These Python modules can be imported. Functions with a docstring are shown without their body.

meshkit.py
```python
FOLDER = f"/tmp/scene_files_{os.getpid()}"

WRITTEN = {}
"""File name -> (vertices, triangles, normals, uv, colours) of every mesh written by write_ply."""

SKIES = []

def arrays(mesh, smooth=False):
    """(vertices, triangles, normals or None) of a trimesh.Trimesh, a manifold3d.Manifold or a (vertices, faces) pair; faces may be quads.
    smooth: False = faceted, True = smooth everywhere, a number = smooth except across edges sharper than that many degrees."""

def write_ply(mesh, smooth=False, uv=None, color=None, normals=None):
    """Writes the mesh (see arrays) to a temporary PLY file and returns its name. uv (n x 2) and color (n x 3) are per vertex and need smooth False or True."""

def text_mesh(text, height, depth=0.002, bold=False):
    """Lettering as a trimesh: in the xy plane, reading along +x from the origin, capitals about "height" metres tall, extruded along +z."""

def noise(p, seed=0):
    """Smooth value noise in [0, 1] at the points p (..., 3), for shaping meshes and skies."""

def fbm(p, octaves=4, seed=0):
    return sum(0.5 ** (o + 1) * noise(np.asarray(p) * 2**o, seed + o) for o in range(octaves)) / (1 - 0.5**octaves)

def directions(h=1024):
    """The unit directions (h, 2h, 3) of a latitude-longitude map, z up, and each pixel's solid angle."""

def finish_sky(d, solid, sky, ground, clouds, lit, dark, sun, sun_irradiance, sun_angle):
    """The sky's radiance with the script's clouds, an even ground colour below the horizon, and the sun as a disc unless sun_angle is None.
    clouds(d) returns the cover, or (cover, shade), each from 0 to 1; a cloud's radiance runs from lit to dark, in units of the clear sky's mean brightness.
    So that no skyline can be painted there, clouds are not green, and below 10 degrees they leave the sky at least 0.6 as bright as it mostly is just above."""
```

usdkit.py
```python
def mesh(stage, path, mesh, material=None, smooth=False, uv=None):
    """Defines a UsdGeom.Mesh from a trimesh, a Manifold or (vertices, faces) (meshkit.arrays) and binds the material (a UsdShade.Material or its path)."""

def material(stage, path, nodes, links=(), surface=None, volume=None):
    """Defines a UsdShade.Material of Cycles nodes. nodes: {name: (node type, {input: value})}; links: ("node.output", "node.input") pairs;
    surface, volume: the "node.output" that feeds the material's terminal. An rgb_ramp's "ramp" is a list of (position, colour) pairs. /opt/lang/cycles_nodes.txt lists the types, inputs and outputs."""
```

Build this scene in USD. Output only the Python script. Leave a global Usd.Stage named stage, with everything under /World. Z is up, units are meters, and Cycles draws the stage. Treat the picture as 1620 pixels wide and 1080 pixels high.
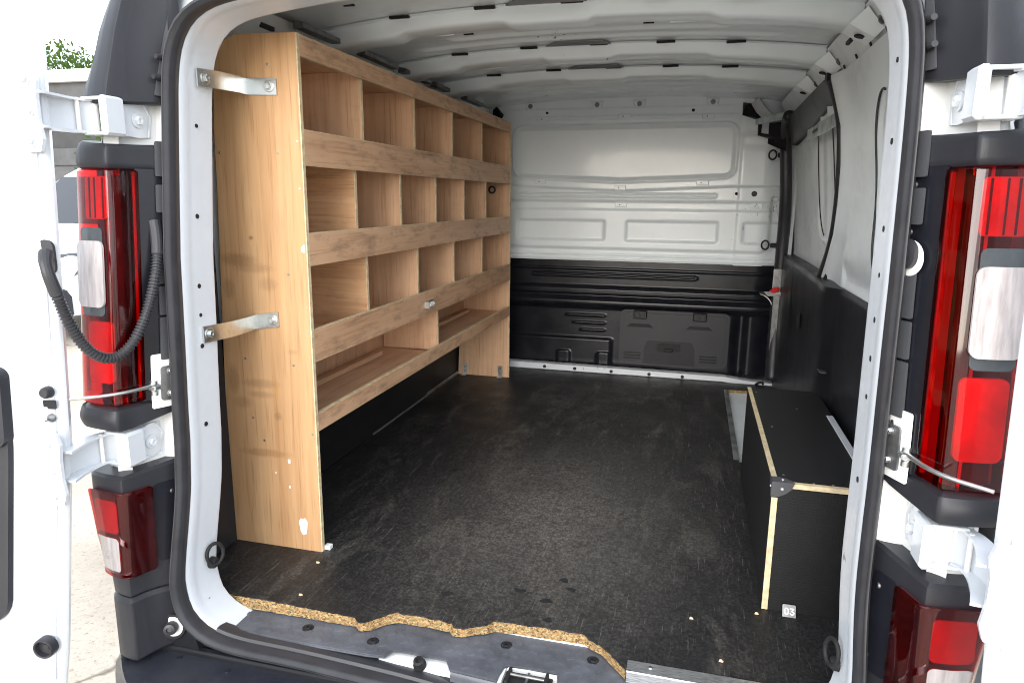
import math
import numpy as np
import trimesh
import usdkit
import meshkit
from scipy.interpolate import CubicSpline
from shapely import affinity
from shapely.geometry import Polygon, box as sbox
from pxr import Usd, UsdGeom, UsdLux, UsdShade, Gf, Sdf

rng = np.random.default_rng(7)
stage = Usd.Stage.CreateInMemory()
UsdGeom.SetStageUpAxis(stage, UsdGeom.Tokens.z)
UsdGeom.SetStageMetersPerUnit(stage, 1.0)
UsdGeom.Xform.Define(stage, "/World")
UsdGeom.Scope.Define(stage, "/World/Looks")
H = 0.56            # height of the load floor above the ground; z below is measured from the load floor

# ------------------------------------------------------------------ camera
YAW, PITCH, ROLL = 0.25582, 0.20396, -0.0089
EYE = np.array([0.37, -1.264, 0.931])
fw = np.array([-math.sin(YAW) * math.cos(PITCH), math.cos(YAW) * math.cos(PITCH), -math.sin(PITCH)])
r0 = np.array([math.cos(YAW), math.sin(YAW), 0])
u0 = np.cross(r0, fw)
rt = math.cos(ROLL) * r0 - math.sin(ROLL) * u0
up = math.cos(ROLL) * u0 + math.sin(ROLL) * r0
cam = UsdGeom.Camera.Define(stage, "/World/camera")
m = Gf.Matrix4d(*rt, 0, *up, 0, *(-fw), 0, EYE[0], EYE[1], EYE[2] + H, 1)
cam.AddTransformOp().Set(m)
cam.CreateHorizontalApertureAttr(36.0)
cam.CreateVerticalApertureAttr(24.0)
cam.CreateFocalLengthAttr(36.0 * 1089.8 / 1620)
cam.CreateClippingRangeAttr(Gf.Vec2f(0.05, 500))
cam.CreateExposureAttr(2.08)

# ------------------------------------------------------------------ sky and sun (bright overcast, light from behind the camera)
SUN_DIR = np.array([-0.03, -0.90, 0.28]); SUN_DIR /= np.linalg.norm(SUN_DIR)
el, rot = math.asin(SUN_DIR[2]), math.atan2(SUN_DIR[0], SUN_DIR[1])
sky = UsdLux.DomeLight.Define(stage, "/World/sky")
sky.CreateIntensityAttr(1.0)
sky.GetPrim().SetCustomDataByKey("kind", "structure")
sky.GetPrim().SetCustomDataByKey("label", "bright white overcast sky")
skym = usdkit.material(stage, "/World/Looks/sky_look", {
    "tc": ("texture_coordinate", {}),
    "sky": ("sky_texture", {"sky_type": "single_scattering", "sun_disc": False, "sun_elevation": el, "sun_rotation": rot}),
    "map": ("mapping", {"scale": (2.0, 2.0, 5.0)}),
    "n": ("noise_texture", {"scale": 1.6, "detail": 6.0, "roughness": 0.55}),
    "r": ("rgb_ramp", {"ramp": [(0.0, (3.2, 3.5, 3.95)), (0.35, (3.75, 4.0, 4.4)), (1.0, (4.6, 4.8, 5.05))]}),
    "mix": ("mix_color", {"fac": 0.86, "use_clamp": False}),
    "b": ("background_shader", {"strength": 0.15}),
}, [("tc.generated", "map.vector"), ("map.vector", "n.vector"), ("n.fac", "r.fac"), ("sky.color", "mix.a"), ("r.color", "mix.b"),
    ("mix.result", "b.color")], surface="b.background")
UsdShade.MaterialBindingAPI.Apply(sky.GetPrim()).Bind(skym)
sun = UsdLux.DistantLight.Define(stage, "/World/sun")
sun.CreateIntensityAttr(0.20)
sun.CreateAngleAttr(45.0)
sun.CreateColorAttr(Gf.Vec3f(1.0, 0.99, 0.97))
sun.GetPrim().CreateAttribute("inputs:normalize", Sdf.ValueTypeNames.Bool).Set(True)
zax = SUN_DIR
xax = np.cross([0, 0, 1], zax); xax /= np.linalg.norm(xax)
yax = np.cross(zax, xax)
sun.AddTransformOp().Set(Gf.Matrix4d(*xax, 0, *yax, 0, *zax, 0, 0, 0, 12, 1))

# ------------------------------------------------------------------ materials
MATS = {}


def mat(name, nodes, links=(), surface="p.BSDF"):
    MATS[name] = usdkit.material(stage, "/World/Looks/" + name, nodes, links, surface=surface)


def plain(name, color, rough=0.5, bump=0.0, scale=400.0, metallic=0.0, var=0.0, vscale=6.0, coat=0.0, spec=0.5, rvar=0.0, stretch=(1, 1, 1)):
    """a base colour with slight large mottling, fine relief and gloss variation"""
    c = np.array(color, float)
    nodes = {"g": ("geometry", {}), "mp": ("mapping", {"scale": stretch}),
             "n": ("noise_texture", {"scale": vscale, "detail": 5.0, "roughness": 0.6}),
             "r": ("rgb_ramp", {"ramp": [(0.3, tuple(c * (1 - var))), (0.7, tuple(np.minimum(c * (1 + var), 0.95)))]}),
             "p": ("principled_bsdf", {"roughness": rough, "metallic": metallic, "coat_weight": coat, "coat_roughness": 0.08, "specular_ior_level": spec})}
    links = [("g.position", "mp.vector"), ("mp.vector", "n.vector"), ("n.fac", "r.fac"), ("r.color", "p.base_color")]
    if rvar:
        nodes["rr"] = ("map_range", {"from_min": 0.3, "from_max": 0.7, "to_min": max(rough - rvar, 0.03), "to_max": rough + rvar, "clamp": True})
        links += [("n.fac", "rr.value"), ("rr.result", "p.roughness")]
    if bump:
        nodes["n2"] = ("noise_texture", {"scale": scale, "detail": 2.0})
        nodes["b"] = ("bump", {"strength": bump, "distance": 0.001})
        links += [("mp.vector", "n2.vector"), ("n2.fac", "b.height"), ("b.normal", "p.normal")]
    mat(name, nodes, links)


def paint(name, c, rough, flecks):
    c = np.array(c)
    mat(name, {"g": ("geometry", {}), "n": ("noise_texture", {"scale": 5.0, "detail": 6.0, "roughness": 0.7}), "m": ("mapping", {"scale": (1.0, 1.0, 0.35)}),
               "f": ("noise_texture", {"scale": 75.0, "detail": 2.0, "roughness": 0.5}), "k": ("noise_texture", {"scale": 3.0, "detail": 2.0}), "q": ("math", {"math_type": "multiply"}),
               "r": ("rgb_ramp", {"ramp": [(0.35, tuple(c * 0.985)), (0.65, tuple(c))]}), "fr": ("rgb_ramp", {"ramp": [(flecks, (0, 0, 0)), (flecks + 0.02, (0.8, 0.8, 0.8))]}),
               "x": ("mix_color", {"b": (0.16, 0.15, 0.14)}), "rr": ("map_range", {"from_min": 0.35, "from_max": 0.65, "to_min": rough - 0.07, "to_max": rough + 0.07, "clamp": True}),
               "p": ("principled_bsdf", {"coat_weight": 0.3, "coat_roughness": 0.1})},
        [("g.position", "n.vector"), ("g.position", "m.vector"), ("m.vector", "f.vector"), ("g.position", "k.vector"), ("f.fac", "q.value1"), ("k.fac", "q.value2"), ("n.fac", "r.fac"), ("q.value", "fr.fac"),
         ("r.color", "x.a"), ("fr.color", "x.fac"), ("x.result", "p.base_color"), ("n.fac", "rr.value"), ("rr.result", "p.roughness")])


paint("white_paint_dimmed", (0.60, 0.625, 0.655), 0.30, 0.455)  # body white, darkened to offset the strong light outside
paint("white_paint_lifted", (0.82, 0.875, 0.895), 0.34, 0.455)  # same body white, lightened to offset the dim light in the load bay
plain("white_primer", (0.78, 0.785, 0.77), 0.42, var=0.03, rvar=0.1)
plain("black_trim", (0.015, 0.0155, 0.019), 0.42, bump=0.25, scale=900, var=0.18, rvar=0.07, spec=0.4)
plain("bumper_black", (0.013, 0.014, 0.018), 0.30, bump=0.2, scale=900, var=0.2, vscale=7, rvar=0.20)
plain("black_gloss", (0.007, 0.0075, 0.0105), 0.25, var=0.2, rvar=0.05, spec=0.35)
plain("lower_black", (0.0095, 0.010, 0.012), 0.40, bump=0.15, scale=700, var=0.2, rvar=0.08, spec=0.28)
plain("grey_trim", (0.055, 0.057, 0.062), 0.42, bump=0.2, scale=800, var=0.12)
plain("rubber", (0.024, 0.024, 0.027), 0.46, bump=0.15, scale=500, var=0.25, vscale=18, rvar=0.08)
plain("sill_plastic", (0.082, 0.086, 0.098), 0.40, bump=0.3, scale=500, var=0.35, vscale=14, rvar=0.14)
plain("zinc", (0.60, 0.62, 0.61), 0.34, metallic=1.0, var=0.05, vscale=14, rvar=0.07)
plain("aluminium", (0.72, 0.73, 0.74), 0.36, metallic=1.0, var=0.10, vscale=40, rvar=0.1, stretch=(1, 12, 12))
plain("dark_steel", (0.20, 0.20, 0.20), 0.42, metallic=0.85, var=0.3, vscale=40)
plain("chrome", (0.75, 0.75, 0.76), 0.12, metallic=1.0, bump=0.6, scale=60, var=0.1)
plain("tag_metal", (0.20, 0.205, 0.205), 0.3, metallic=0.4, var=0.2, vscale=90)
plain("flap_grey", (0.017, 0.0175, 0.021), 0.42, bump=0.2, scale=800, var=0.12, spec=0.35)
plain("pad_grey", (0.20, 0.205, 0.215), 0.6)
plain("void_black", (0.006, 0.006, 0.006), 0.7)
plain("white_plastic", (0.78, 0.77, 0.74), 0.4)
plain("red_plastic", (0.62, 0.03, 0.03), 0.35)
plain("lamp_white", (0.46, 0.415, 0.405), 0.12, bump=1.0, scale=30, var=0.32, vscale=16, stretch=(5, 5, 0.5), coat=0.8)
plain("lamp_red_reflector", (0.72, 0.045, 0.045), 0.22, var=0.3, vscale=16, bump=0.6, scale=40, coat=0.7)
plain("lamp_guide", (0.40, 0.02, 0.022), 0.25, var=0.4, vscale=30)
plain("lamp_housing", (0.040, 0.012, 0.013), 0.30, var=0.6, vscale=14, bump=0.6, scale=24)
plain("lamp_frame", (0.07, 0.08, 0.085), 0.16, metallic=0.3, var=0.3, vscale=20)
plain("seam", (0.035, 0.036, 0.037), 0.6)
plain("tyre", (0.02, 0.02, 0.021), 0.7, bump=0.3, scale=200)
plain("car_glass", (0.012, 0.014, 0.016), 0.06)
plain("rendered_wall", (0.05, 0.05, 0.05), 0.8, bump=0.3, scale=60, var=0.15)
plain("fascia_white", (0.78, 0.78, 0.77), 0.5, var=0.05)
plain("roof_grey", (0.085, 0.085, 0.085), 0.7, var=0.2)
plain("stained_black", (0.02, 0.018, 0.017), 0.8)
plain("ply_edge", (0.62, 0.50, 0.31), 0.6, var=0.28, vscale=60, bump=0.3, scale=400)
plain("chip_wood", (0.66, 0.48, 0.30), 0.7, var=0.3, vscale=200)
plain("paint_drip", (0.80, 0.76, 0.75), 0.4)


def pane(name, tint, rough=0.04):
    mat(name, {"t": ("transparent_bsdf", {"color": tint}), "g": ("glossy_bsdf", {"color": (1, 1, 1), "roughness": rough}),
               "w": ("layer_weight", {"blend": 0.5}), "q": ("math", {"math_type": "power", "value2": 5.0}), "a": ("math", {"math_type": "multiply_add", "value2": 0.9, "value3": 0.045}), "m": ("mix_closure", {})},
        [("w.facing", "q.value1"), ("q.value", "a.value1"), ("a.value", "m.fac"), ("t.BSDF", "m.closure1"), ("g.BSDF", "m.closure2")], surface="m.closure")


pane("red_lens", (0.78, 0.045, 0.05))
pane("clear_lens", (0.95, 0.95, 0.95))


def wood(name, grain, a=(0.40, 0.215, 0.105), b=(0.60, 0.375, 0.195), stains=(), dirt=0.0):
    """ply veneer: streaks along one axis, small dark flecks; stains are (point, radii, colour, noise scale)"""
    s = [34.0, 34.0, 34.0]; s[grain] = 1.3
    s2 = [150.0, 150.0, 150.0]; s2[grain] = 5.0
    nodes = {"g": ("geometry", {}), "m1": ("mapping", {"scale": tuple(s)}), "m2": ("mapping", {"scale": tuple(s2)}),
             "n1": ("noise_texture", {"scale": 1.0, "detail": 5.0, "roughness": 0.62, "distortion": 0.35}),
             "n2": ("noise_texture", {"scale": 1.0, "detail": 3.0, "roughness": 0.6}),
             "n3": ("noise_texture", {"scale": 2.3, "detail": 3.0}),
             "r1": ("rgb_ramp", {"ramp": [(0.25, a), (0.48, tuple(0.45 * np.array(a) + 0.55 * np.array(b))), (0.72, b)]}),
             "r2": ("rgb_ramp", {"ramp": [(0.28, (0.62, 0.56, 0.50)), (0.46, (1, 1, 1)), (1.0, (1, 1, 1))]}),
             "r3": ("rgb_ramp", {"ramp": [(0.3, (0.86, 0.84, 0.82)), (0.7, (1.06, 1.05, 1.04))]}),
             "x1": ("mix_color", {"blend_type": "multiply", "fac": 0.75}), "x2": ("mix_color", {"blend_type": "multiply", "fac": 1.0, "use_clamp": False}),
             "p": ("principled_bsdf", {"roughness": 0.5, "specular_ior_level": 0.35}), "b": ("bump", {"strength": 0.12, "distance": 0.0006})}
    links = [("g.position", "m1.vector"), ("g.position", "m2.vector"), ("m1.vector", "n1.vector"), ("m2.vector", "n2.vector"), ("g.position", "n3.vector"),
             ("n1.fac", "r1.fac"), ("n2.fac", "r2.fac"), ("n3.fac", "r3.fac"), ("r1.color", "x1.a"), ("r2.color", "x1.b"),
             ("x1.result", "x2.a"), ("r3.color", "x2.b"), ("n2.fac", "b.height"), ("b.normal", "p.normal")]
    last = "x2.result"
    if dirt:
        nodes["dm"] = ("mapping", {"scale": (14.0, 9.0, 30.0)})
        nodes["dn"] = ("noise_texture", {"scale": 1.0, "detail": 6.0, "roughness": 0.7})
        nodes["dr"] = ("rgb_ramp", {"ramp": [(0.50, (0, 0, 0)), (0.72, (dirt, dirt, dirt))]})
        nodes["dx"] = ("mix_color", {"b": (0.06, 0.035, 0.025)})
        links += [("g.position", "dm.vector"), ("dm.vector", "dn.vector"), ("dn.fac", "dr.fac"), ("dr.color", "dx.fac"), (last, "dx.a")]
        last = "dx.result"
    for i, (c, rad, col, ns, amount) in enumerate(stains):
        k = f"s{i}"
        inv = [1.0 / q for q in rad]
        loc = [-(cc + (H if j == 2 else 0)) / q for j, (cc, q) in enumerate(zip(c, rad))]
        nodes[k + "m"] = ("mapping", {"scale": tuple(inv), "location": tuple(loc)})
        nodes[k + "g"] = ("gradient_texture", {"gradient_type": "spherical"})
        nodes[k + "n"] = ("noise_texture", {"scale": ns, "detail": 6.0, "roughness": 0.75})
        nodes[k + "q"] = ("math", {"math_type": "multiply"})
        nodes[k + "r"] = ("rgb_ramp", {"ramp": [(0.16, (0, 0, 0)), (0.34, (amount,) * 3)]})
        nodes[k + "x"] = ("mix_color", {"b": col})
        links += [("g.position", k + "m.vector"), (k + "m.vector", k + "g.vector"), ("g.position", k + "n.vector"), (k + "g.fac", k + "q.value1"),
                  (k + "n.fac", k + "q.value2"), (k + "q.value", k + "r.fac"), (k + "r.color", k + "x.fac"), (last, k + "x.a")]
        last = k + "x.result"
    links.append((last, "p.base_color"))
    mat(name, nodes, links)


DK = (0.13, 0.065, 0.03)
STAINS = []
for x_, z_, rx, rz, a_ in ((-.745, .775, .10, .03, .55), (-.70, .755, .10, .022, .35), (-.775, .70, .03, .05, .5), (-.66, .715, .05, .03, .3), (-.70, .455, .10, .022, .4), (-.70, .425, .07, .016, .35),
                           (-.78, .46, .03, .07, .5), (-.76, .40, .05, .03, .35), (-.655, .37, .02, .02, .45), (-.70, .83, .012, .010, .8), (-.60, .545, .03, .012, .25)):
    STAINS.append(((x_, .245, z_), (rx, .2, rz), (0.16, 0.085, 0.04), 190, a_ * .75))
STAINS.append(((-.70, .245, .265), (.14, .2, .02), (0.30, 0.15, 0.06), 40, .5))
STAINS.append(((-.655, .245, .44), (.010, .2, .06), (0.44, 0.25, 0.06), 30, .45))
wood("wood_panel", 2, a=(0.45, 0.246, 0.115), b=(0.62, 0.392, 0.205), stains=STAINS)
wood("wood_rail", 1, a=(0.56, 0.325, 0.19), b=(0.70, 0.445, 0.275), dirt=0.55)  # rail ply lightened beyond the end panel to make up for dim interior light
wood("wood_clean", 1, a=(0.56, 0.325, 0.19), b=(0.72, 0.465, 0.29), dirt=0.12)
wood("wood_upright", 2, a=(0.60, 0.345, 0.20), b=(0.77, 0.50, 0.31), dirt=0.1)  # similar ply to the end panel, lightened because little light reaches the pigeonholes
wood("wood_across", 0, a=(0.50, 0.265, 0.13), b=(0.68, 0.42, 0.23), dirt=0.2)

# chipboard edge: flakes of ochre, brown and a little green-grey
mat("chipboard", {"g": ("geometry", {}), "mp": ("mapping", {"scale": (1.0, 1.0, 1.7)}), "v": ("voronoi_texture", {"scale": 250.0, "randomness": 1.0}),
                  "n": ("noise_texture", {"scale": 120.0, "detail": 4.0}),
                  "r": ("rgb_ramp", {"ramp": [(0.0, (0.09, 0.05, 0.022)), (0.22, (0.24, 0.135, 0.05)), (0.5, (0.36, 0.225, 0.085)), (0.75, (0.44, 0.31, 0.14)), (0.9, (0.17, 0.17, 0.085)), (1.0, (0.40, 0.16, 0.065))]}),
                  "s": ("separate_color", {}), "x": ("mix_color", {"blend_type": "multiply", "fac": 0.55}),
                  "nr": ("rgb_ramp", {"ramp": [(0.35, (0.45, 0.42, 0.4)), (0.6, (1, 1, 1))]}),
                  "p": ("principled_bsdf", {"roughness": 0.85}), "b": ("bump", {"strength": 0.8, "distance": 0.002})},
    [("g.position", "mp.vector"), ("mp.vector", "v.vector"), ("mp.vector", "n.vector"), ("v.color", "s.color"), ("s.r", "r.fac"), ("r.color", "x.a"), ("n.fac", "nr.fac"),
     ("nr.color", "x.b"), ("x.result", "p.base_color"), ("v.distance", "b.height"), ("b.normal", "p.normal")])

# phenolic floor: black film with a stamped mesh, worn and dusty towards the middle of the load area, scratches
mat("phenolic_floor", {
    "g": ("geometry", {}),
    "v": ("voronoi_texture", {"scale": 112.0, "feature": "distance_to_edge", "randomness": 0.32}),
    "vr": ("rgb_ramp", {"ramp": [(0.0, (0.25, 0.25, 0.25)), (0.13, (1, 1, 1))]}),
    "n": ("noise_texture", {"scale": 3.2, "detail": 7.0, "roughness": 0.65}),
    "nf": ("noise_texture", {"scale": 46.0, "detail": 6.0, "roughness": 0.72}),
    "sm": ("mapping", {"location": (-0.02, -0.42, -0.37), "scale": (1.15, 0.72, 0.66)}),
    "sg": ("gradient_texture", {"gradient_type": "quadratic_sphere"}),
    "m1": ("math", {"math_type": "multiply"}),
    "m2": ("math", {"math_type": "multiply"}),
    "wr": ("rgb_ramp", {"ramp": [(0.04, (0.03, 0.03, 0.03)), (0.26, (1, 1, 1))]}),
    "k1": ("mapping", {"rotation": (0, 0, 0.7), "scale": (260, 11, 1)}), "k2": ("mapping", {"rotation": (0, 0, -0.9), "scale": (260, 12, 1)}), "k3": ("mapping", {"rotation": (0, 0, 0.25), "scale": (240, 9, 1)}),
    "s1": ("noise_texture", {"scale": 1.0, "detail": 1.0}), "s2": ("noise_texture", {"scale": 1.0, "detail": 1.0}), "s3": ("noise_texture", {"scale": 1.0, "detail": 1.0}),
    "sx": ("math", {"math_type": "maximum"}), "sy": ("math", {"math_type": "maximum"}),
    "sr": ("rgb_ramp", {"ramp": [(0.71, (0, 0, 0)), (0.80, (1, 1, 1))]}),
    "dust": ("mix_color", {"a": (0.018, 0.0175, 0.0175), "b": (0.135, 0.125, 0.111)}),
    "dm": ("mapping", {"rotation": (0, 0, 0.5), "scale": (9.0, 3.0, 1.0)}), "dn": ("noise_texture", {"scale": 1.0, "detail": 8.0, "roughness": 0.72, "distortion": 0.6}),
    "dr": ("rgb_ramp", {"ramp": [(0.52, (0, 0, 0)), (0.72, (0.55, 0.55, 0.55))]}), "dd": ("mix_color", {"b": (0.15, 0.135, 0.115)}),
    "scr": ("mix_color", {"b": (0.19, 0.18, 0.16)}),
    "sf": ("math", {"math_type": "multiply", "value2": 0.55}),
    "mesh": ("mix_color", {"blend_type": "multiply", "fac": 0.8}),
    "rg": ("map_range", {"from_min": 0.3, "from_max": 0.75, "to_min": 0.36, "to_max": 0.60, "clamp": True}),
    "p": ("principled_bsdf", {"roughness": 0.5, "specular_ior_level": 0.25}), "b": ("bump", {"strength": 0.35, "distance": 0.0008})},
    [("g.position", "v.vector"), ("g.position", "n.vector"), ("g.position", "nf.vector"), ("g.position", "sm.vector"), ("sm.vector", "sg.vector"),
     ("g.position", "k1.vector"), ("g.position", "k2.vector"), ("g.position", "k3.vector"), ("k1.vector", "s1.vector"), ("k2.vector", "s2.vector"), ("k3.vector", "s3.vector"),
     ("s1.fac", "sx.value1"), ("s2.fac", "sx.value2"), ("sx.value", "sy.value1"), ("s3.fac", "sy.value2"), ("sy.value", "sr.fac"),
     ("v.distance", "vr.fac"), ("n.fac", "m1.value1"), ("sg.fac", "m1.value2"), ("m1.value", "m2.value1"), ("nf.fac", "m2.value2"), ("m2.value", "wr.fac"),
     ("wr.color", "dust.fac"), ("g.position", "dm.vector"), ("dm.vector", "dn.vector"), ("dn.fac", "dr.fac"), ("dr.color", "dd.fac"), ("dust.result", "dd.a"), ("dd.result", "scr.a"), ("sr.color", "sf.value1"), ("sf.value", "scr.fac"), ("scr.result", "mesh.a"), ("vr.color", "mesh.b"), ("mesh.result", "p.base_color"),
     ("n.fac", "rg.value"), ("rg.result", "p.roughness"), ("vr.color", "b.height"), ("b.normal", "p.normal")])
mat("phenolic_box", {
    "g": ("geometry", {}), "v": ("voronoi_texture", {"scale": 150.0, "feature": "distance_to_edge", "randomness": 0.4}),
    "vr": ("rgb_ramp", {"ramp": [(0.0, (0, 0, 0)), (0.14, (1, 1, 1))]}), "n": ("noise_texture", {"scale": 30.0, "detail": 8.0, "roughness": 0.8}),
    "r": ("rgb_ramp", {"ramp": [(0.3, (0.008, 0.008, 0.0085)), (0.66, (0.012, 0.012, 0.012)), (0.78, (0.09, 0.086, 0.08))]}),
    "p": ("principled_bsdf", {"roughness": 0.5, "specular_ior_level": 0.25}), "b": ("bump", {"strength": 0.35, "distance": 0.0008})},
    [("g.position", "v.vector"), ("g.position", "n.vector"), ("n.fac", "r.fac"), ("r.color", "p.base_color"), ("v.distance", "vr.fac"), ("vr.color", "b.height"), ("b.normal", "p.normal")])

# pale worn concrete with patches, pits and cracks
mat("concrete", {
    "g": ("geometry", {}), "n": ("noise_texture", {"scale": 1.3, "detail": 8.0, "roughness": 0.65}), "nf": ("noise_texture", {"scale": 55.0, "detail": 7.0, "roughness": 0.75}),
    "wn": ("noise_texture", {"scale": 2.0, "detail": 4.0}), "wv": ("mix_vector", {"fac": 0.35}),
    "v": ("voronoi_texture", {"scale": 0.42, "feature": "distance_to_edge", "randomness": 1.0}),
    "cr": ("rgb_ramp", {"ramp": [(0.0, (0.35, 0.32, 0.29)), (0.0022, (0.5, 0.47, 0.44)), (0.0035, (1, 1, 1))]}),
    "r": ("rgb_ramp", {"ramp": [(0.3, (0.30, 0.255, 0.20)), (0.5, (0.42, 0.365, 0.295)), (0.7, (0.50, 0.445, 0.37))]}),
    "rf": ("rgb_ramp", {"ramp": [(0.33, (0.42, 0.40, 0.38)), (0.46, (1, 1, 1)), (0.62, (1, 1, 1)), (0.72, (1.25, 1.25, 1.25))]}),
    "x": ("mix_color", {"blend_type": "multiply", "fac": 0.9, "use_clamp": False}), "y": ("mix_color", {"blend_type": "multiply", "fac": 1.0}),
    "p": ("principled_bsdf", {"roughness": 0.9}), "b": ("bump", {"strength": 0.7, "distance": 0.006})},
    [("g.position", "n.vector"), ("g.position", "nf.vector"), ("g.position", "wn.vector"), ("g.position", "wv.a"), ("wn.color", "wv.b"), ("wv.result", "v.vector"),
     ("n.fac", "r.fac"), ("nf.fac", "rf.fac"), ("r.color", "x.a"), ("rf.color", "x.b"), ("v.distance", "cr.fac"), ("x.result", "y.a"), ("cr.color", "y.b"), ("y.result", "p.base_color"),
     ("nf.fac", "b.height"), ("b.normal", "p.normal")])
mat("leaf", {"o": ("geometry", {}), "r": ("rgb_ramp", {"ramp": [(0.0, (0.07, 0.12, 0.03)), (1.0, (0.20, 0.29, 0.09))]}),
             "d": ("diffuse_bsdf", {}), "t": ("translucent_bsdf", {}), "m": ("mix_closure", {"fac": 0.35})},
    [("o.random_per_island", "r.fac"), ("r.color", "d.color"), ("r.color", "t.color"), ("d.BSDF", "m.closure1"), ("t.BSDF", "m.closure2")], surface="m.closure")

# ------------------------------------------------------------------ builders
BASE, USED = {}, {}


def fresh(path):
    k = USED.get(path, -1) + 1
    USED[path] = k
    return path if k == 0 else f"{path}_{k:03d}"


def thing(name, label, cat, base=(0, 0, 0), group=None):
    p = fresh("/World/" + name)
    x = UsdGeom.Xform.Define(stage, p)
    b = np.array(base, float)
    x.AddTranslateOp().Set(Gf.Vec3d(float(b[0]), float(b[1]), float(b[2] + H)))
    BASE[p] = b
    for k, v in (("label", label), ("category", cat), ("group", group)):
        if v:
            x.GetPrim().SetCustomDataByKey(k, v)
    return p


def V(mesh):
    if isinstance(mesh, (list,)):
        mesh = trimesh.util.concatenate([to_tm(q) for q in mesh])
    return to_tm(mesh)


def to_tm(mesh):
    if isinstance(mesh, tuple):
        f = np.asarray(mesh[1], int)
        if f.shape[1] == 4:
            f = np.vstack([f[:, [0, 1, 2]], f[:, [0, 2, 3]]])
        return trimesh.Trimesh(np.asarray(mesh[0], float), f, process=False)
    return mesh


def obj(parent, name, mesh, material, smooth=32, label=None, kind=None):
    """one mesh prim under its thing or part; coordinates are given in the van's own frame"""
    t = V(mesh)
    top = "/".join(parent.split("/")[:3])
    v = np.asarray(t.vertices) - BASE[top]
    p = fresh(parent + "/" + name)
    g = usdkit.mesh(stage, p, trimesh.Trimesh(v, t.faces, process=False), MATS[material], smooth=smooth)
    if label:
        g.GetPrim().SetCustomDataByKey("label", label)
    if kind:
        g.GetPrim().SetCustomDataByKey("kind", kind)
    return p


def hull(pts):
    return trimesh.convex.convex_hull(np.asarray(pts, float))


def bx(x0, x1, y0, y1, z0, z1, r=0.0):
    if r <= 0:
        b = trimesh.creation.box((x1 - x0, y1 - y0, z1 - z0))
        b.apply_translation(((x0 + x1) / 2, (y0 + y1) / 2, (z0 + z1) / 2))
        return b
    P = []
    for sx, X in ((1, x0), (-1, x1)):
        for sy, Y in ((1, y0), (-1, y1)):
            for sz, Z in ((1, z0), (-1, z1)):
                P += [(X, Y + sy * r, Z + sz * r), (X + sx * r, Y, Z + sz * r), (X + sx * r, Y + sy * r, Z)]
    return hull(P)


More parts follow.
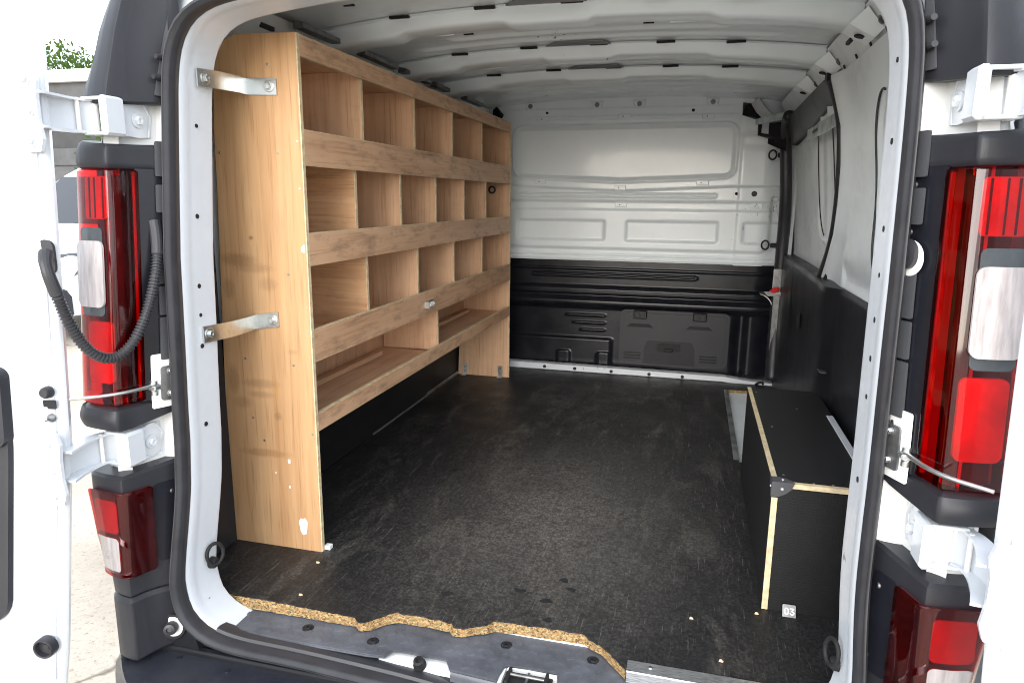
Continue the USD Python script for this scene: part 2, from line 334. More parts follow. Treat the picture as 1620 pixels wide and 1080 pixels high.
def tube(pts, r, n=10, closed=False, sub=0):
    P = np.asarray(pts, float)
    if sub:
        d = np.r_[0, np.cumsum(np.linalg.norm(np.diff(P, axis=0), axis=1))]
        P = CubicSpline(d, P)(np.linspace(0, d[-1], sub))
    N = len(P)
    rr = np.broadcast_to(np.asarray(r, float), (N,))
    T = np.gradient(P, axis=0) if not closed else np.roll(P, -1, 0) - np.roll(P, 1, 0)
    T /= np.linalg.norm(T, axis=1)[:, None]
    a = np.array([0, 0, 1.0]) if abs(T[0][2]) < 0.9 else np.array([1.0, 0, 0])
    u = np.cross(T[0], a); u /= np.linalg.norm(u)
    vs = []
    th = np.linspace(0, 2 * np.pi, n, endpoint=False)
    for i in range(N):
        u = u - T[i] * (u @ T[i]); u /= np.linalg.norm(u)
        w = np.cross(T[i], u)
        vs.append(P[i] + rr[i] * (np.cos(th)[:, None] * u + np.sin(th)[:, None] * w))
    vs = np.vstack(vs)
    f = []
    for i in range(N if closed else N - 1):
        for j in range(n):
            a0, b0 = i * n + j, i * n + (j + 1) % n
            c0, d0 = ((i + 1) % N) * n + (j + 1) % n, ((i + 1) % N) * n + j
            f += [(a0, b0, c0), (a0, c0, d0)]
    if not closed:
        k = len(vs)
        vs = np.vstack([vs, P[0], P[-1]])
        for j in range(n):
            f += [(k, (j + 1) % n, j), (k + 1, (N - 1) * n + j, (N - 1) * n + (j + 1) % n)]
    return trimesh.Trimesh(vs, f, process=False)


def grid(X, Y, Z):
    h, w = X.shape
    v = np.stack([X, Y, Z], -1).reshape(-1, 3)
    i = np.arange(h * w).reshape(h, w)
    q = np.stack([i[:-1, :-1], i[:-1, 1:], i[1:, 1:], i[1:, :-1]], -1).reshape(-1, 4)
    return to_tm((v, q))


def frame(n):
    n = np.asarray(n, float); n = n / np.linalg.norm(n)
    a = np.array([0, 0, 1.0]) if abs(n[2]) < 0.9 else np.array([0, 1.0, 0])
    u = np.cross(a, n); u /= np.linalg.norm(u)
    return u, np.cross(n, u), n


def lathe(c, n, prof, k=20):
    """prof: (radius, height along n)"""
    u, w, n = frame(n)
    th = np.linspace(0, 2 * np.pi, k, endpoint=False)
    rings = [np.asarray(c) + r * (np.cos(th)[:, None] * u + np.sin(th)[:, None] * w) + h * n for r, h in prof]
    vs = np.vstack(rings)
    f = []
    for i in range(len(prof) - 1):
        for j in range(k):
            a, b = i * k + j, i * k + (j + 1) % k
            f += [(a, b, b + k), (a, b + k, a + k)]
    return trimesh.Trimesh(vs, f, process=False)


def disc(c, n, r, t, k=18):
    return lathe(c, n, [(0, 0), (r, 0), (r, t * 0.7), (r * 0.92, t), (0, t)], k)


def bolt(c, n, r=0.008):
    wsh = lathe(c, n, [(r * 1.55, 0), (r * 1.55, r * 0.22), (r * 1.4, r * 0.3), (0, r * 0.3)], 20)
    hexa = lathe(c, n, [(r, r * 0.25), (r, r * 0.85), (r * 0.86, r * 1.0), (r * 0.5, r * 1.0), (r * 0.42, r * 0.8), (0, r * 0.8)], 6)
    return [wsh, hexa]


def ext(poly, h, o, u, w, n):
    """extrude a polygon (points or shapely) drawn on axes u, w from origin o by h along n"""
    P = poly if isinstance(poly, Polygon) else Polygon(poly)
    t = trimesh.creation.extrude_polygon(P.buffer(0), h, engine="earcut")
    v = np.asarray(t.vertices)
    t.vertices = np.asarray(o, float) + v[:, :1] * np.asarray(u, float) + v[:, 1:2] * np.asarray(w, float) + v[:, 2:3] * np.asarray(n, float)
    return t


def rrect(x0, x1, y0, y1, r, q=5):
    return sbox(x0 + r, y0 + r, x1 - r, y1 - r).buffer(r, quad_segs=q)


def sstep(x, a, b):
    t = np.clip((x - a) / (b - a), 0, 1)
    return t * t * (3 - 2 * t)


def sd_rr(X, Z, x0, x1, z0, z1, r):
    cx, cz, hx, hz = (x0 + x1) / 2, (z0 + z1) / 2, (x1 - x0) / 2 - r, (z1 - z0) / 2 - r
    dx, dz = np.abs(X - cx) - hx, np.abs(Z - cz) - hz
    return np.hypot(np.maximum(dx, 0), np.maximum(dz, 0)) + np.minimum(np.maximum(dx, dz), 0) - r


def strip(poly, o, n, w, t):
    """flat bar along a polyline: w wide (perpendicular to n), t thick along n"""
    pass


def bar(pts, wid, thick, side):
    """a flat bar bent along pts; its width runs along the vector "side", its thickness is across"""
    P = np.asarray(pts, float); s = np.asarray(side, float); s /= np.linalg.norm(s)
    T = np.gradient(P, axis=0); T /= np.linalg.norm(T, axis=1)[:, None]
    Nn = np.cross(T, s); Nn /= np.linalg.norm(Nn, axis=1)[:, None]
    v, f = [], []
    for p, nn in zip(P, Nn):
        for a, b in ((-1, -1), (1, -1), (1, 1), (-1, 1)):
            v.append(p + a * s * wid / 2 + b * nn * thick / 2)
    for i in range(len(P) - 1):
        for j in range(4):
            a, b = 4 * i + j, 4 * i + (j + 1) % 4
            f.append((a, b, b + 4, a + 4))
    k = 4 * (len(P) - 1)
    f += [(3, 2, 1, 0), (k, k + 1, k + 2, k + 3)]
    return to_tm((np.array(v), np.array(f)))


def interp(z, zs, vs):
    return np.interp(z, zs, vs)


# ================================================================== THE VAN
van = thing("van", "white panel van seen from behind with both rear doors open", "van", (0, 1.2, -H))

# ---- rear aperture: a loop swept with the flange profile
half = [(0, -.056), (.12, -.046), (.25, -.037), (.45, -.029), (.57, -.024), (.628, -.006), (.661, .030), (.675, .085), (.674, .2), (.676, .4), (.677, .6), (.678, .9), (.679, 1.1), (.675, 1.18),
        (.662, 1.236), (.634, 1.275), (.59, 1.298), (.52, 1.311), (.4, 1.324), (.2, 1.336), (0, 1.340)]
hp = np.array(half)
loop = np.vstack([hp, (hp * [-1, 1])[-2:0:-1]])
dl = np.r_[0, np.cumsum(np.linalg.norm(np.diff(np.vstack([loop, loop[:1]]), axis=0), axis=1))]
cs = CubicSpline(dl, np.vstack([loop, loop[:1]]), bc_type="periodic")
LN = 220
LT = np.linspace(0, dl[-1], LN, endpoint=False)
LP, LD = cs(LT), cs(LT, 1)
LD /= np.linalg.norm(LD, axis=1)[:, None]
LNRM = np.stack([-LD[:, 1], LD[:, 0]], 1)      # in-plane, towards the middle of the opening


def y_ap(z):
    return np.interp(z, [-.06, -.02, .03, .1, .2, .3, .4, .6, .8, .9, 1.0, 1.1, 1.2, 1.25, 1.35], [-.092, -.094, -.098, -.096, -.078, -.056, -.043, -.032, -.022, -.011, .001, .012, .020, .024, .030])


def ring(prof, closed=False):
    """prof: list of (inward offset, y offset)"""
    v, f = [], []
    K = len(prof)
    for o, y in prof:
        k = sstep(LP[:, 1], -.03, .06) if o > 0 else np.ones(LN)
        P = LP + LNRM * o * k[:, None]
        P[:, 1] -= .005 * (1 - sstep(LP[:, 1], -.05, -.005)) * (y > .012)
        v.append(np.stack([P[:, 0], y_ap(LP[:, 1]) + y, P[:, 1]], 1))
    v = np.vstack(v)
    for k in range(K if closed else K - 1):
        for i in range(LN):
            a, b = k * LN + i, k * LN + (i + 1) % LN
            c, d = ((k + 1) % K) * LN + (i + 1) % LN, ((k + 1) % K) * LN + i
            f.append((a, b, c, d))
    return to_tm((v, np.array(f)))


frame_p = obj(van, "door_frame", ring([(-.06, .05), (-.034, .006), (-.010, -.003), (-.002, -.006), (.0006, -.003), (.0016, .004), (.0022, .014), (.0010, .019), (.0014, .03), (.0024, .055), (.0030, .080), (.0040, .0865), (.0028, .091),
                                       (-.004, .093), (-.05, .096), (-.12, .10), (-.20, .12)]), "white_paint_dimmed", 40, "white painted steel frame around the rear opening")


def jamb(side, z, u=0.55):
    """a point on the jamb's inner face and its normal; u from 0 (outer) to 1 (inner edge)"""
    x = np.interp(z, hp[6:16, 1], hp[6:16, 0])
    o, y = .0022, np.interp(u, [0, 1], [.006, .085])
    n = np.array([-side, 0.0, 0])
    return np.array([side * (x - o), y_ap(z) + y, z]), n / np.linalg.norm(n)


for sgn, zs in ((-1, (1.078, .888, .738, .674, .605, .427, .249, .024)), (1, (1.16, 1.03, .887, .81, .734, .667, .60, .45))):
    for i, z in enumerate(zs):
        p, n = jamb(sgn, z, .45)
        obj(frame_p, "hole", disc(p - n * .002, n, .0055 if i % 3 else .0045, .0028, 12), "void_black", False)

# seal: a fat rubber bulb with two grooves, standing out of the flange
seal_prof = []
for a in np.linspace(0, 2 * np.pi, 22, endpoint=False):
    rr = 1.0 + 0.07 * math.cos(9 * a)
    seal_prof.append((-.0095 + .0105 * rr * math.cos(a), -.022 + .021 * rr * math.sin(a)))
obj(van, "door_seal", ring(seal_prof, True), "rubber", 60, "black ribbed rubber seal around the rear opening")
# carrier of the seal and the black plastic band under it
obj(van, "seal_carrier", ring([(-.014, .0), (-.020, -.012), (-.026, -.004), (-.030, .02)]), "lower_black", 40)

li = [i for i in np.argsort((np.arange(LN) + LN // 2) % LN) if LP[i, 1] < -.008]
lipP = LP[li]
G = np.array([[(p[0], y_ap(p[1]) + dy, p[1] + dz) for p in lipP] for dy, dz in ((-.012, -.004), (-.006, .005), (.006, .0048), (.020, .0012), (.034, -.003))])
obj(van, "sill_lip", grid(*np.moveaxis(G, -1, 0)), "rubber", 40, "black rubber lip between the sill plate and the seal")

# ---- rear pillars: table of the crease of the corner (x, y), and of the width of the face outside it
TZ = [-.2, .1, .32, .51, 1.0, 1.12, 1.25, 1.32, 1.5]
TX = [.748, .749, .746, .7515, .7526, .750, .751, .742, .70]
TY = [-.19, -.185, -.18, -.165, -.122, -.112, -.070, -.050, .02]
TW = [.060, .066, .106, .112, .100, .080, .058, .050, .04]


def col(side, s, z, off=0.0):
    """points on the corner column: s = metres along its section from the crease (negative: inner face), off = outwards"""
    s, z, off = (np.array(q, float) for q in np.broadcast_arrays(s, z, off))
    sf, zf, of = s.ravel(), z.ravel(), off.ravel()
    cx, cy, w = interp(zf, TZ, TX), interp(zf, TZ, TY), interp(zf, TZ, TW)
    P = np.stack([np.stack([0 * cx + .697, y_ap(zf) - .012], -1), np.stack([cx - .0165, cy + .040], -1)] + [np.stack([cx + a + k * w, cy + d], -1) for a, k, d in
                 ((-.0045, 0, .0075), (-.001, 0, .0015), (.005, 0, 0), (0, .5, .004), (0, .82, .012), (0, .96, .028), (0, 1.08, .06), (.01, 1.16, .11), (.03, 1.22, .2))], 1)
    D = np.concatenate([np.zeros((len(zf), 1)), np.cumsum(np.linalg.norm(np.diff(P, axis=1), axis=2), axis=1)], 1)
    D -= D[:, 3:4].copy()

    def at(q):
        q = np.clip(q, D[:, 0], D[:, -1] - 1e-9)
        i = np.clip((D <= q[:, None]).sum(1) - 1, 0, D.shape[1] - 2)
        k = np.arange(len(q))
        t = (q - D[k, i]) / np.maximum(D[k, i + 1] - D[k, i], 1e-9)
        return P[k, i] * (1 - t)[:, None] + P[k, i + 1] * t[:, None]
    t = at(sf + .006) - at(sf - .006)
    t /= np.maximum(np.linalg.norm(t, axis=1, keepdims=True), 1e-9)
    q = at(sf) + np.stack([t[:, 1], -t[:, 0]], 1) * of[:, None]
    return np.stack([side * q[:, 0], q[:, 1], zf], 1).reshape(s.shape + (3,))


SS = np.array([-.24, -.2, -.15, -.11, -.08, -.055, -.03, -.012, -.004, 0, .004, .012, .03, .05, .07, .085, .1, .115, .13, .15, .18, .22, .28])


def colsolid(side, zb, zt, off=0.0, lip=.005, nz=6, s0=-.24, s1=.28, bulge=0.0, depth=.10):
    """a closed piece of the column between heights zb(s) and zt(s)"""
    S = SS[(SS > s0 + .004) & (SS < s1 - .004)]
    S = np.r_[s0, S, s1]
    zb_ = zb if callable(zb) else (lambda s: zb)
    zt_ = zt if callable(zt) else (lambda s: zt)
    ts = [0.0, .0] + list(np.linspace(0, 1, nz)[1:-1]) + [1.0, 1.0]
    rings = []
    for k, t in enumerate(ts):
        zz = np.array([zb_(s) + t * (zt_(s) - zb_(s)) for s in S])
        o = off - (lip if k in (0, len(ts) - 1) else 0) + bulge * math.sin(math.pi * t) * sstep(S, -.03, .03)
        if k == 1: zz = zz + lip
        if k == len(ts) - 2: zz = zz - lip
        A = col(side, S, zz, o)
        c = col(side, np.array([s1]), zz[-1:], o)[0]
        b1 = A[-1] * [1, 0, 1] + [0, max(A[-1][1], .05) + .01, 0]
        b0 = A[0] * [1, 0, 1] + [0, max(A[0][1] + .02, min(.05, A[0][1] + depth)), 0]
        rings.append(np.vstack([A, b1, b0]))
    n = len(rings[0])
    v = np.vstack(rings)
    f = []
    for k in range(len(rings) - 1):
        for j in range(n):
            f.append((k * n + j, k * n + (j + 1) % n, (k + 1) * n + (j + 1) % n, (k + 1) * n + j))
    mesh = to_tm((v, np.array(f)))
    # caps, as fans between the outer run and the back edge
    extra = []
    for k in (0, len(rings) - 1):
        R = rings[k]
        back = np.linspace(R[-1], R[-2], n - 2)
        m_ = n - 2
        vv = np.vstack([R[:-2], back])
        ff = [(j, j + 1, m_ + j + 1, m_ + j) for j in range(m_ - 1)]
        extra.append(to_tm((vv, np.array(ff))))
    allm = trimesh.util.concatenate([mesh] + extra)
    if side < 0: allm.faces = allm.faces[:, ::-1]
    return allm


def patch(side, poly, o0, o1, size=.012):
    """a polygon drawn in (s, z) laid on the column between offsets o0 and o1"""
    P = poly if isinstance(poly, Polygon) else Polygon(poly)
    t = trimesh.creation.extrude_polygon(P, .001, engine="earcut")
    v, f = trimesh.remesh.subdivide_to_size(t.vertices, t.faces, size, max_iter=12)
    v = np.asarray(v)
    t = trimesh.Trimesh(v, f, process=True)
    v = np.asarray(t.vertices)
    return trimesh.Trimesh(col(side, v[:, 0], v[:, 1], o0 + (o1 - o0) * v[:, 2] / .001), t.faces if (side > 0) == (o1 > o0) else t.faces[:, ::-1], process=False)


def pillar(side, where):
    # white body behind the trims, seen where the hinges sit
    obj(van, "rear_pillar", colsolid(side, .30, 1.20, off=-.040, lip=.001, nz=12), "white_primer", 30)
    # upper black cover
    obj(van, "pillar_cover", colsolid(side, lambda s: 1.118 - .012 * sstep(s, -.2, .02) + .012 * sstep(s, .05, .2), lambda s: 1.50, nz=12, s1=.24), "black_trim", 40,
        f"black plastic cover above the {where} tail lamp")
    # cap between the hinge and the lamp
    obj(van, "lamp_cap", colsolid(side, .983, lambda s: 1.036 - .006 * sstep(s, -.2, 0) + .012 * sstep(s, 0, .15), bulge=.003, nz=5, s1=.24), "black_trim", 40)
    # cap under the lamp, a full rounded pod
    obj(van, "lamp_foot", colsolid(side, lambda s: .452 + .030 * sstep(-s, .0, .2), .506, bulge=.010, nz=9, lip=.010, s1=.24), "black_trim", 50)
    # inner trim beside the lamp
    obj(van, "pillar_trim", colsolid(side, .506, .985, s0=-.24, s1=-.052, off=-.001, nz=3, lip=.001), "black_gloss", 40)
    # lamp
    lamp = obj(van, "tail_lamp", colsolid(side, .509, .981, off=-.034, s0=-.05, s1=.24, nz=3, lip=.001), "lamp_housing", 30, f"tall red {where} tail lamp")
    obj(lamp, "lens", colsolid(side, .508, .982, off=.0015, s0=-.054, s1=.20, nz=8, lip=.004, depth=.02), "red_lens", 40)
    lx = .012
    obj(lamp, "brake_reflector", patch(side, rrect(lx, .082, .552, .678, .012), -.016, -.008), "lamp_red_reflector", 30)
    obj(lamp, "lens_frame", patch(side, rrect(lx + .004, .078, .692, .868, .010), .0017, .0027), "lamp_frame", 30)
    obj(lamp, "reverse_lens", patch(side, rrect(lx, .084, .710, .842, .014), .0030, .0075), "lamp_white", 30)
    obj(lamp, "indicator_reflector", patch(side, rrect(lx + .004, .084, .884, .968, .008), -.022, -.012), "lamp_red_reflector", 30)
    obj(lamp, "light_guide", patch(side, sbox(-.0535, .516, -.0490, .976), -.010, -.004), "lamp_guide", 30)
    obj(lamp, "light_guide", patch(side, sbox(.096, .53, .106, .70), -.014, -.006), "lamp_guide", 30)
    obj(lamp, "lamp_rib", patch(side, sbox(-.030, .52, -.008, .97), -.030, -.014), "lamp_housing", 30)
    for sc_ in (.026, .048, .066):
        obj(lamp, "lamp_rib", patch(side, sbox(sc_ - .0015, .886, sc_ + .0015, .966), -.0118, -.010), "lamp_housing", 30)
    # lower corner of the bumper with its lamp
    low = obj(van, "bumper_corner", colsolid(side, .088, lambda s: .360 + .012 * sstep(-s, .0, .2), nz=8, s1=.24, lip=.006), "black_trim", 40)
    obj(van, "bumper_corner", colsolid(side, lambda s: -.062 + .02 * sstep(-s, .0, .2), .087, off=.004, nz=6, s1=.24, lip=.008), "black_trim", 40)
    fog = obj(van, "lower_lamp", patch(side, rrect(-.056, .088, .140, .326, .008), .0005, .004), "lamp_housing", 30, f"small red and clear {where} lower lamp in the bumper corner")
    obj(fog, "fog_reflector", patch(side, rrect(.012, .076, .236, .308, .009), .0043, .006), "lamp_red_reflector", 30)
    obj(fog, "reverse_reflector", patch(side, rrect(.012, .076, .150, .226, .009), .0043, .006), "lamp_white", 30)
    obj(fog, "bulb", trimesh.util.concatenate([trimesh.creation.icosphere(2, .011)]).apply_translation(col(side, .044, .186, .004)), "clear_lens", True)
    obj(fog, "clear_lens", patch(side, rrect(.010, .078, .148, .228, .010), .0085, .0098), "clear_lens", 30)
    obj(fog, "lens", patch(side, rrect(-.058, .090, .138, .328, .009).difference(rrect(.011, .077, .149, .227, .009)), .0072, .0082), "red_lens", 30)
    for z in (.30, .175):
        obj(low, "screw", disc(col(side, -.10, z, .0), (-side, 0, 0), .005, .003, 12), "dark_steel", 30)
    obj(low, "recess", patch(side, rrect(-.115, -.060, .150, .325, .012), .0004, .0016), "black_gloss", 30)
    # strip of clips beside the seal
    for z, h in ((1.005, .035), (.925, .028), (.80, .05), (.715, .03), (.635, .045)):
        st = obj(van, "seal_clip", patch(side, rrect(-.132, -.090, z - h, z + h, .003), .0005, .0045), "grey_trim", 30)
        obj(st, "screw", disc(col(side, -.110, z - h - .012, .0005), (-side, -.4, 0), .0045, .003, 10), "dark_steel", 30)
    obj(van, "seal_clip", patch(side, rrect(-.132, -.090, 1.13, 1.30, .003), .0005, .0045), "grey_trim", 30)
    for z in (1.205, 1.165):
        obj(van, "buffer_pin", tube([col(side, -.108, z, .003), col(side, -.108, z, .003) + [side * .004, -.032, 0]], [.0085, .005], 12), "rubber", 40)


pillar(-1, "left")
pillar(1, "right")


# ---- hinges
def door_y(z):
    return np.interp(z, [-.05, .05, .45, .9, 1.25, 1.45], [-.290, -.275, -.215, -.185, -.165, -.15])


def hinge(side, z, where, dz):
    ypin = interp(z, [.4, 1.08], [-.135, -.100]); xpin = .787
    hh = .033
    # fixed leaf: plate on the pillar, bent lip and a block round the pin
    ya = interp(z, [.4, 1.08], [-.07, -.02])
    fixed = obj(van, "hinge", [hull([(side * x, y, z + q) for x, y, q in ((.744, ya + .05, -.030), (.744, ya + .05, .030), (.744, ya - .02, -.036), (.744, ya - .02, .038), (.744, ypin + .02, -.034), (.744, ypin + .02, .034),
                                                                         (.749, ya + .05, -.030), (.749, ya + .05, .030), (.749, ya - .02, -.036), (.749, ya - .02, .038), (.749, ypin + .02, -.034), (.749, ypin + .02, .034))]),
                               bx(min(side * .735, side * .752), max(side * .735, side * .752), ypin - .030, ypin + .022, z - hh - .004, z + hh + .004, .005),
                               bx(min(side * .74, side * .80), max(side * .74, side * .80), ypin - .02, ypin + .03, z + hh - .003, z + hh + .003, .0012),
                               bx(min(side * .74, side * .80), max(side * .74, side * .80), ypin - .02, ypin + .03, z - hh - .003, z - hh + .003, .0012)],
                "white_paint_dimmed", 30, f"white {where} hinge with its arm bolted to the open door")
    obj(fixed, "bead", tube([(side * .7440, ya - .004, z + .034), (side * .7430, ya + .014, z + .008), (side * .7440, ya + .006, z - .034)], .0028, 8), "white_paint_dimmed", True)
    obj(fixed, "bolt", bolt((side * .7435, ya - .022, z - .002), (-side, 0, 0), .0095), "white_paint_dimmed", 30)
    obj(fixed, "pin", tube([(side * xpin, ypin, z - hh - .004), (side * xpin, ypin, z + hh + .004)], .0055, 14), "white_plastic", 60)
    # moving arm: curved web between an upper and a lower flange, out to a waisted plate on the door
    pts = np.array([(xpin + .002, ypin - .002), (xpin + .018, ypin - .02), (xpin + .026, ypin - .055), (xpin + .026, ypin - .09), (xpin + .020, ypin - .125), (xpin + .019, door_y(z) - .044)])
    d = np.r_[0, np.cumsum(np.linalg.norm(np.diff(pts, axis=0), axis=1))]
    C = CubicSpline(d, pts)(np.linspace(0, d[-1], 16))
    T = np.gradient(C, axis=0); T /= np.linalg.norm(T, axis=1)[:, None]
    Nn = np.stack([T[:, 1], -T[:, 0]], 1)
    Nn *= np.sign(-Nn[:, :1] + 1e-9)                       # towards the middle of the van
    web = bar([(side * c[0], c[1], z) for c in C], 2 * hh - .006, .005, (0, 0, 1))
    fl = []
    for zz in (z - hh + .003, z + hh - .003):
        inner = C + Nn * np.interp(np.linspace(0, 1, 16), [0, .25, .6, 1], [.009, .015, .026, .034])[:, None]
        outer = C - Nn * .006
        pol = Polygon(np.vstack([inner, outer[::-1]])).buffer(0)
        fl.append(ext(pol, .0045, (0, 0, zz - .00225), (side, 0, 0), (0, 1, 0), (0, 0, 1)))
    obj(fixed, "arm", [web] + fl, "white_paint_dimmed", 35)
    obj(fixed, "pin", tube([(side * (xpin + .012), ypin - .030, z - hh), (side * (xpin + .012), ypin - .030, z + hh)], .004, 12), "white_plastic", 60)
    yd = door_y(z) - .042
    pl = Polygon([(-.016, -.070), (.016, -.070), (.021, -.05), (.020, -.03), (.030, -.012), (.030, .012), (.020, .03), (.021, .05), (.016, .070), (-.016, .070), (-.022, .05), (-.018, .02), (-.018, -.02), (-.022, -.05)]).buffer(.006).buffer(-.003)
    obj(fixed, "door_plate", ext(pl, .007, (side * .806, yd - .016, z - .002), (side * .985, -.17, 0), (0, 0, 1), (0, 1, 0)), "white_paint_dimmed", 40)
    for q in (.052, -.054):
        obj(fixed, "bolt", bolt((side * .804, yd - .0155, z + q), (side * -.17, -.985, 0), .0085), "white_paint_dimmed", 30)
    obj(fixed, "bolt", bolt((side * .800, yd - .0155, z - .004), (side * -.17, -.985, 0), .006), "white_paint_dimmed", 30)


def door(side, where):
    """an opened rear door: u runs outwards from its hinge edge, the inner face looks at the camera"""
    U = np.r_[[0, .001, .003, .007, .011, .014, .019, .026, .034, .040, .046, .052, .058, .066, .076], np.linspace(.085, .62, 40)]
    D = np.r_[[0, .006, .009, .0095, .0095, .0105, .016, .018, .018, .019, .026, .037, .044, .047, .048], np.full(40, .048)]
    Z = np.r_[-.045, -.043, -.036, -.02, .0, .02, .045, np.linspace(.08, 1.32, 34), 1.36]
    Uq, Zq = np.meshgrid(U, Z)
    Dq = np.broadcast_to(D, Uq.shape).copy()
    bottom = sstep(Zq, -.045, -.03)
    raise_ = sstep(Zq, .0, .10)
    Dq = Dq - .012 * (1 - sstep(sd_rr(Uq, Zq, .085, .56, .68, 1.24, .06), -.015, .0))
    Dq = np.where(Dq > .018, .018 + (Dq - .018) * raise_, Dq) * bottom
    # the raised field swings wide around the trim near the bottom
    x0 = .800 + .006 * np.exp(-((Zq + .05) / .06) ** 2)
    X = side * (x0 + Uq * .985)
    Y = door_y(Zq) - .020 - Dq - Uq * .17
    inner = grid(X, Y, Zq)
    outerY = door_y(Zq) - Uq * .17
    outer = grid(X + side * .016, outerY, Zq)
    h, w = Uq.shape
    rim = []
    iv, ov = np.asarray(inner.vertices).reshape(h, w, 3), np.asarray(outer.vertices).reshape(h, w, 3)
    for a, b in ((iv[:, 0], ov[:, 0]), (iv[0], ov[0]), (iv[-1], ov[-1])):
        rim.append(grid(*np.moveaxis(np.stack([a, b]), -1, 0)))
    d = obj(van, "rear_door", [inner, outer] + rim, "white_paint_dimmed", 40, f"white {where} rear door swung wide open")

    def dp(u, z, o=0.0):
        dd = np.interp(u, U, D)
        dd = .018 + (dd - .018) * sstep(z, .0, .10) if dd > .018 else dd
        return np.array([side * (.800 + u * .985), door_y(z) - .020 - dd - u * .17 - o, z])
    nrm = np.array([-side * .17, -.985, 0])

    def dpatch(poly, o0, o1, size=.03):
        t = trimesh.creation.extrude_polygon(poly, .001, engine="earcut")
        v, f = trimesh.remesh.subdivide_to_size(t.vertices, t.faces, size, max_iter=12)
        t = trimesh.Trimesh(np.asarray(v), f, process=True)
        P = np.array([dp(a, b, o0 + (o1 - o0) * c / .001) for a, b, c in np.asarray(t.vertices)])
        return trimesh.Trimesh(P, t.faces, process=False)
    obj(d, "trim_panel", dpatch(rrect(.071, .60, .115, .600, .045), .001, .012), "black_trim", 40)
    obj(d, "pull_cup", dpatch(rrect(.069, .30, .46, .612, .02), .0005, .020), "black_trim", 40)
    obj(d, "weld_bead", tube([dp(.0165, z, -.0005) for z in np.linspace(-.02, 1.3, 40)], .0022, 6), "white_paint_dimmed", True)
    b = dp(.026, .055, -.001)
    buf = obj(d, "rubber_buffer", lathe(b, nrm, [(.0, .0), (.021, 0), (.021, .016), (.0185, .019), (.0165, .017), (.0165, .006), (.006, .005), (.006, .009), (0, .009)], 24), "rubber", 40)
    if side < 0:
        g = dp(.012, .815, -.002)
        obj(d, "cable_grommet", ext(rrect(-.016, .016, -.033, .033, .0155), .006, g, (side * .985, -.17, 0), (0, 0, 1), nrm), "rubber", 40)
        obj(d, "stop_plug", lathe(dp(.022, .558, -.001), nrm, [(0, 0), (.012, 0), (.011, .012), (.008, .016), (0, .016)], 16), "rubber", 40)
        obj(d, "check_strap_slot", ext(rrect(-.014, .012, -.008, .010, .003), .002, dp(.022, .532, -.0006), (side * .985, -.17, 0), (0, 0, 1), nrm), "void_black", 30)
        obj(d, "stop_plug", lathe(dp(.020, .506, -.001), nrm, [(0, 0), (.009, 0), (.008, .004), (.003, .008), (.003, .016), (0, .017)], 14), "dark_steel", 40)
    return d


door(-1, "left")
door(1, "right")
for sgn, w in ((-1, "left"), (1, "right")):
    hinge(sgn, 1.082, "upper " + w, 0)
    hinge(sgn, .412, "lower " + w, 0)


# ---- check straps
def check_strap(side, where):
    zp = .541
    y0 = -.062
    c = obj(van, "check_strap", tube([(side * .716, y0 - .020, zp - .003), (side * .727, y0 - .085, zp - .002), (side * .746, y0 - .128, zp - .001), (side * .770, y0 - .155, zp), (side * .790, y0 - .172, zp)], np.linspace(.0042, .0030, 24), 10, sub=24),
            "zinc", 40, f"thin steel check rod of the {where} rear door")
    obj(c, "mount", patch(side, rrect(-.128, -.088, .503, .576, .006), .0034, .007), "dark_steel", 30)
    obj(c, "knuckle", [lathe((side * .718, y0 - .032, zp - .024), (0, 0, 1), [(0, 0), (.007, 0), (.007, .008), (.0045, .010), (.0045, .022), (.007, .024), (.007, .031), (0, .033)], 14),
                       bx(min(side * .709, side * .727), max(side * .709, side * .727), y0 - .040, y0 - .004, zp - .013, zp - .003, .002)], "zinc", 35)
    for q in (.024, -.024):
        obj(c, "bolt", bolt(col(side, -.108, zp + q, .007), (-side, -.4, 0), .0055), "zinc", 30)


check_strap(-1, "left")
check_strap(1, "right")
for side in (-1, 1):
    obj(van, "strap_plate", patch(side, rrect(-.150, -.070, .488, .603, .004), .0006, .003), "white_primer", 30)

gp_ = obj(van, "pillar_grommet", patch(1, Polygon([(-.102 + .026 * math.cos(a), .845 + .028 * math.sin(a)) for a in np.linspace(0, 2 * np.pi, 24, endpoint=False)]), .0048, .006), "white_plastic", 30)
obj(gp_, "rubber_cap", patch(1, rrect(-.136, -.086, .827, .875, .020), .0062, .014), "rubber", 40)

# ---- cable conduit with its corrugations
cp = np.array([(-.797, -.238, .822), (-.780, -.255, .797), (-.774, -.246, .746), (-.772, -.235, .706), (-.766, -.214, .653), (-.755, -.192, .622), (-.743, -.165, .612), (-.726, -.14, .631), (-.711, -.11, .683),
               (-.702, -.085, .752), (-.704, -.065, .815), (-.718, -.050, .879)])
d = np.r_[0, np.cumsum(np.linalg.norm(np.diff(cp, axis=0), axis=1))]
NQ = 420
qq = np.linspace(0, d[-1], NQ)
cc = CubicSpline(d, cp)(qq)
corr = .0098 + .0013 * np.sign(np.sin(qq * 2 * np.pi / .0068)) * sstep(qq, .085, .09) * (1 - sstep(qq, d[-1] - .075, d[-1] - .07))
corr = np.where(qq < .085, np.interp(qq, [0, .03, .085], [.0135, .0105, .0115]), corr)
corr = np.where(qq > d[-1] - .07, np.interp(qq, [d[-1] - .07, d[-1]], [.0115, .0125]), corr)
obj(van, "cable_conduit", tube(cc, corr, 14), "rubber", 25, "black corrugated cable conduit looping from the left door to the frame")

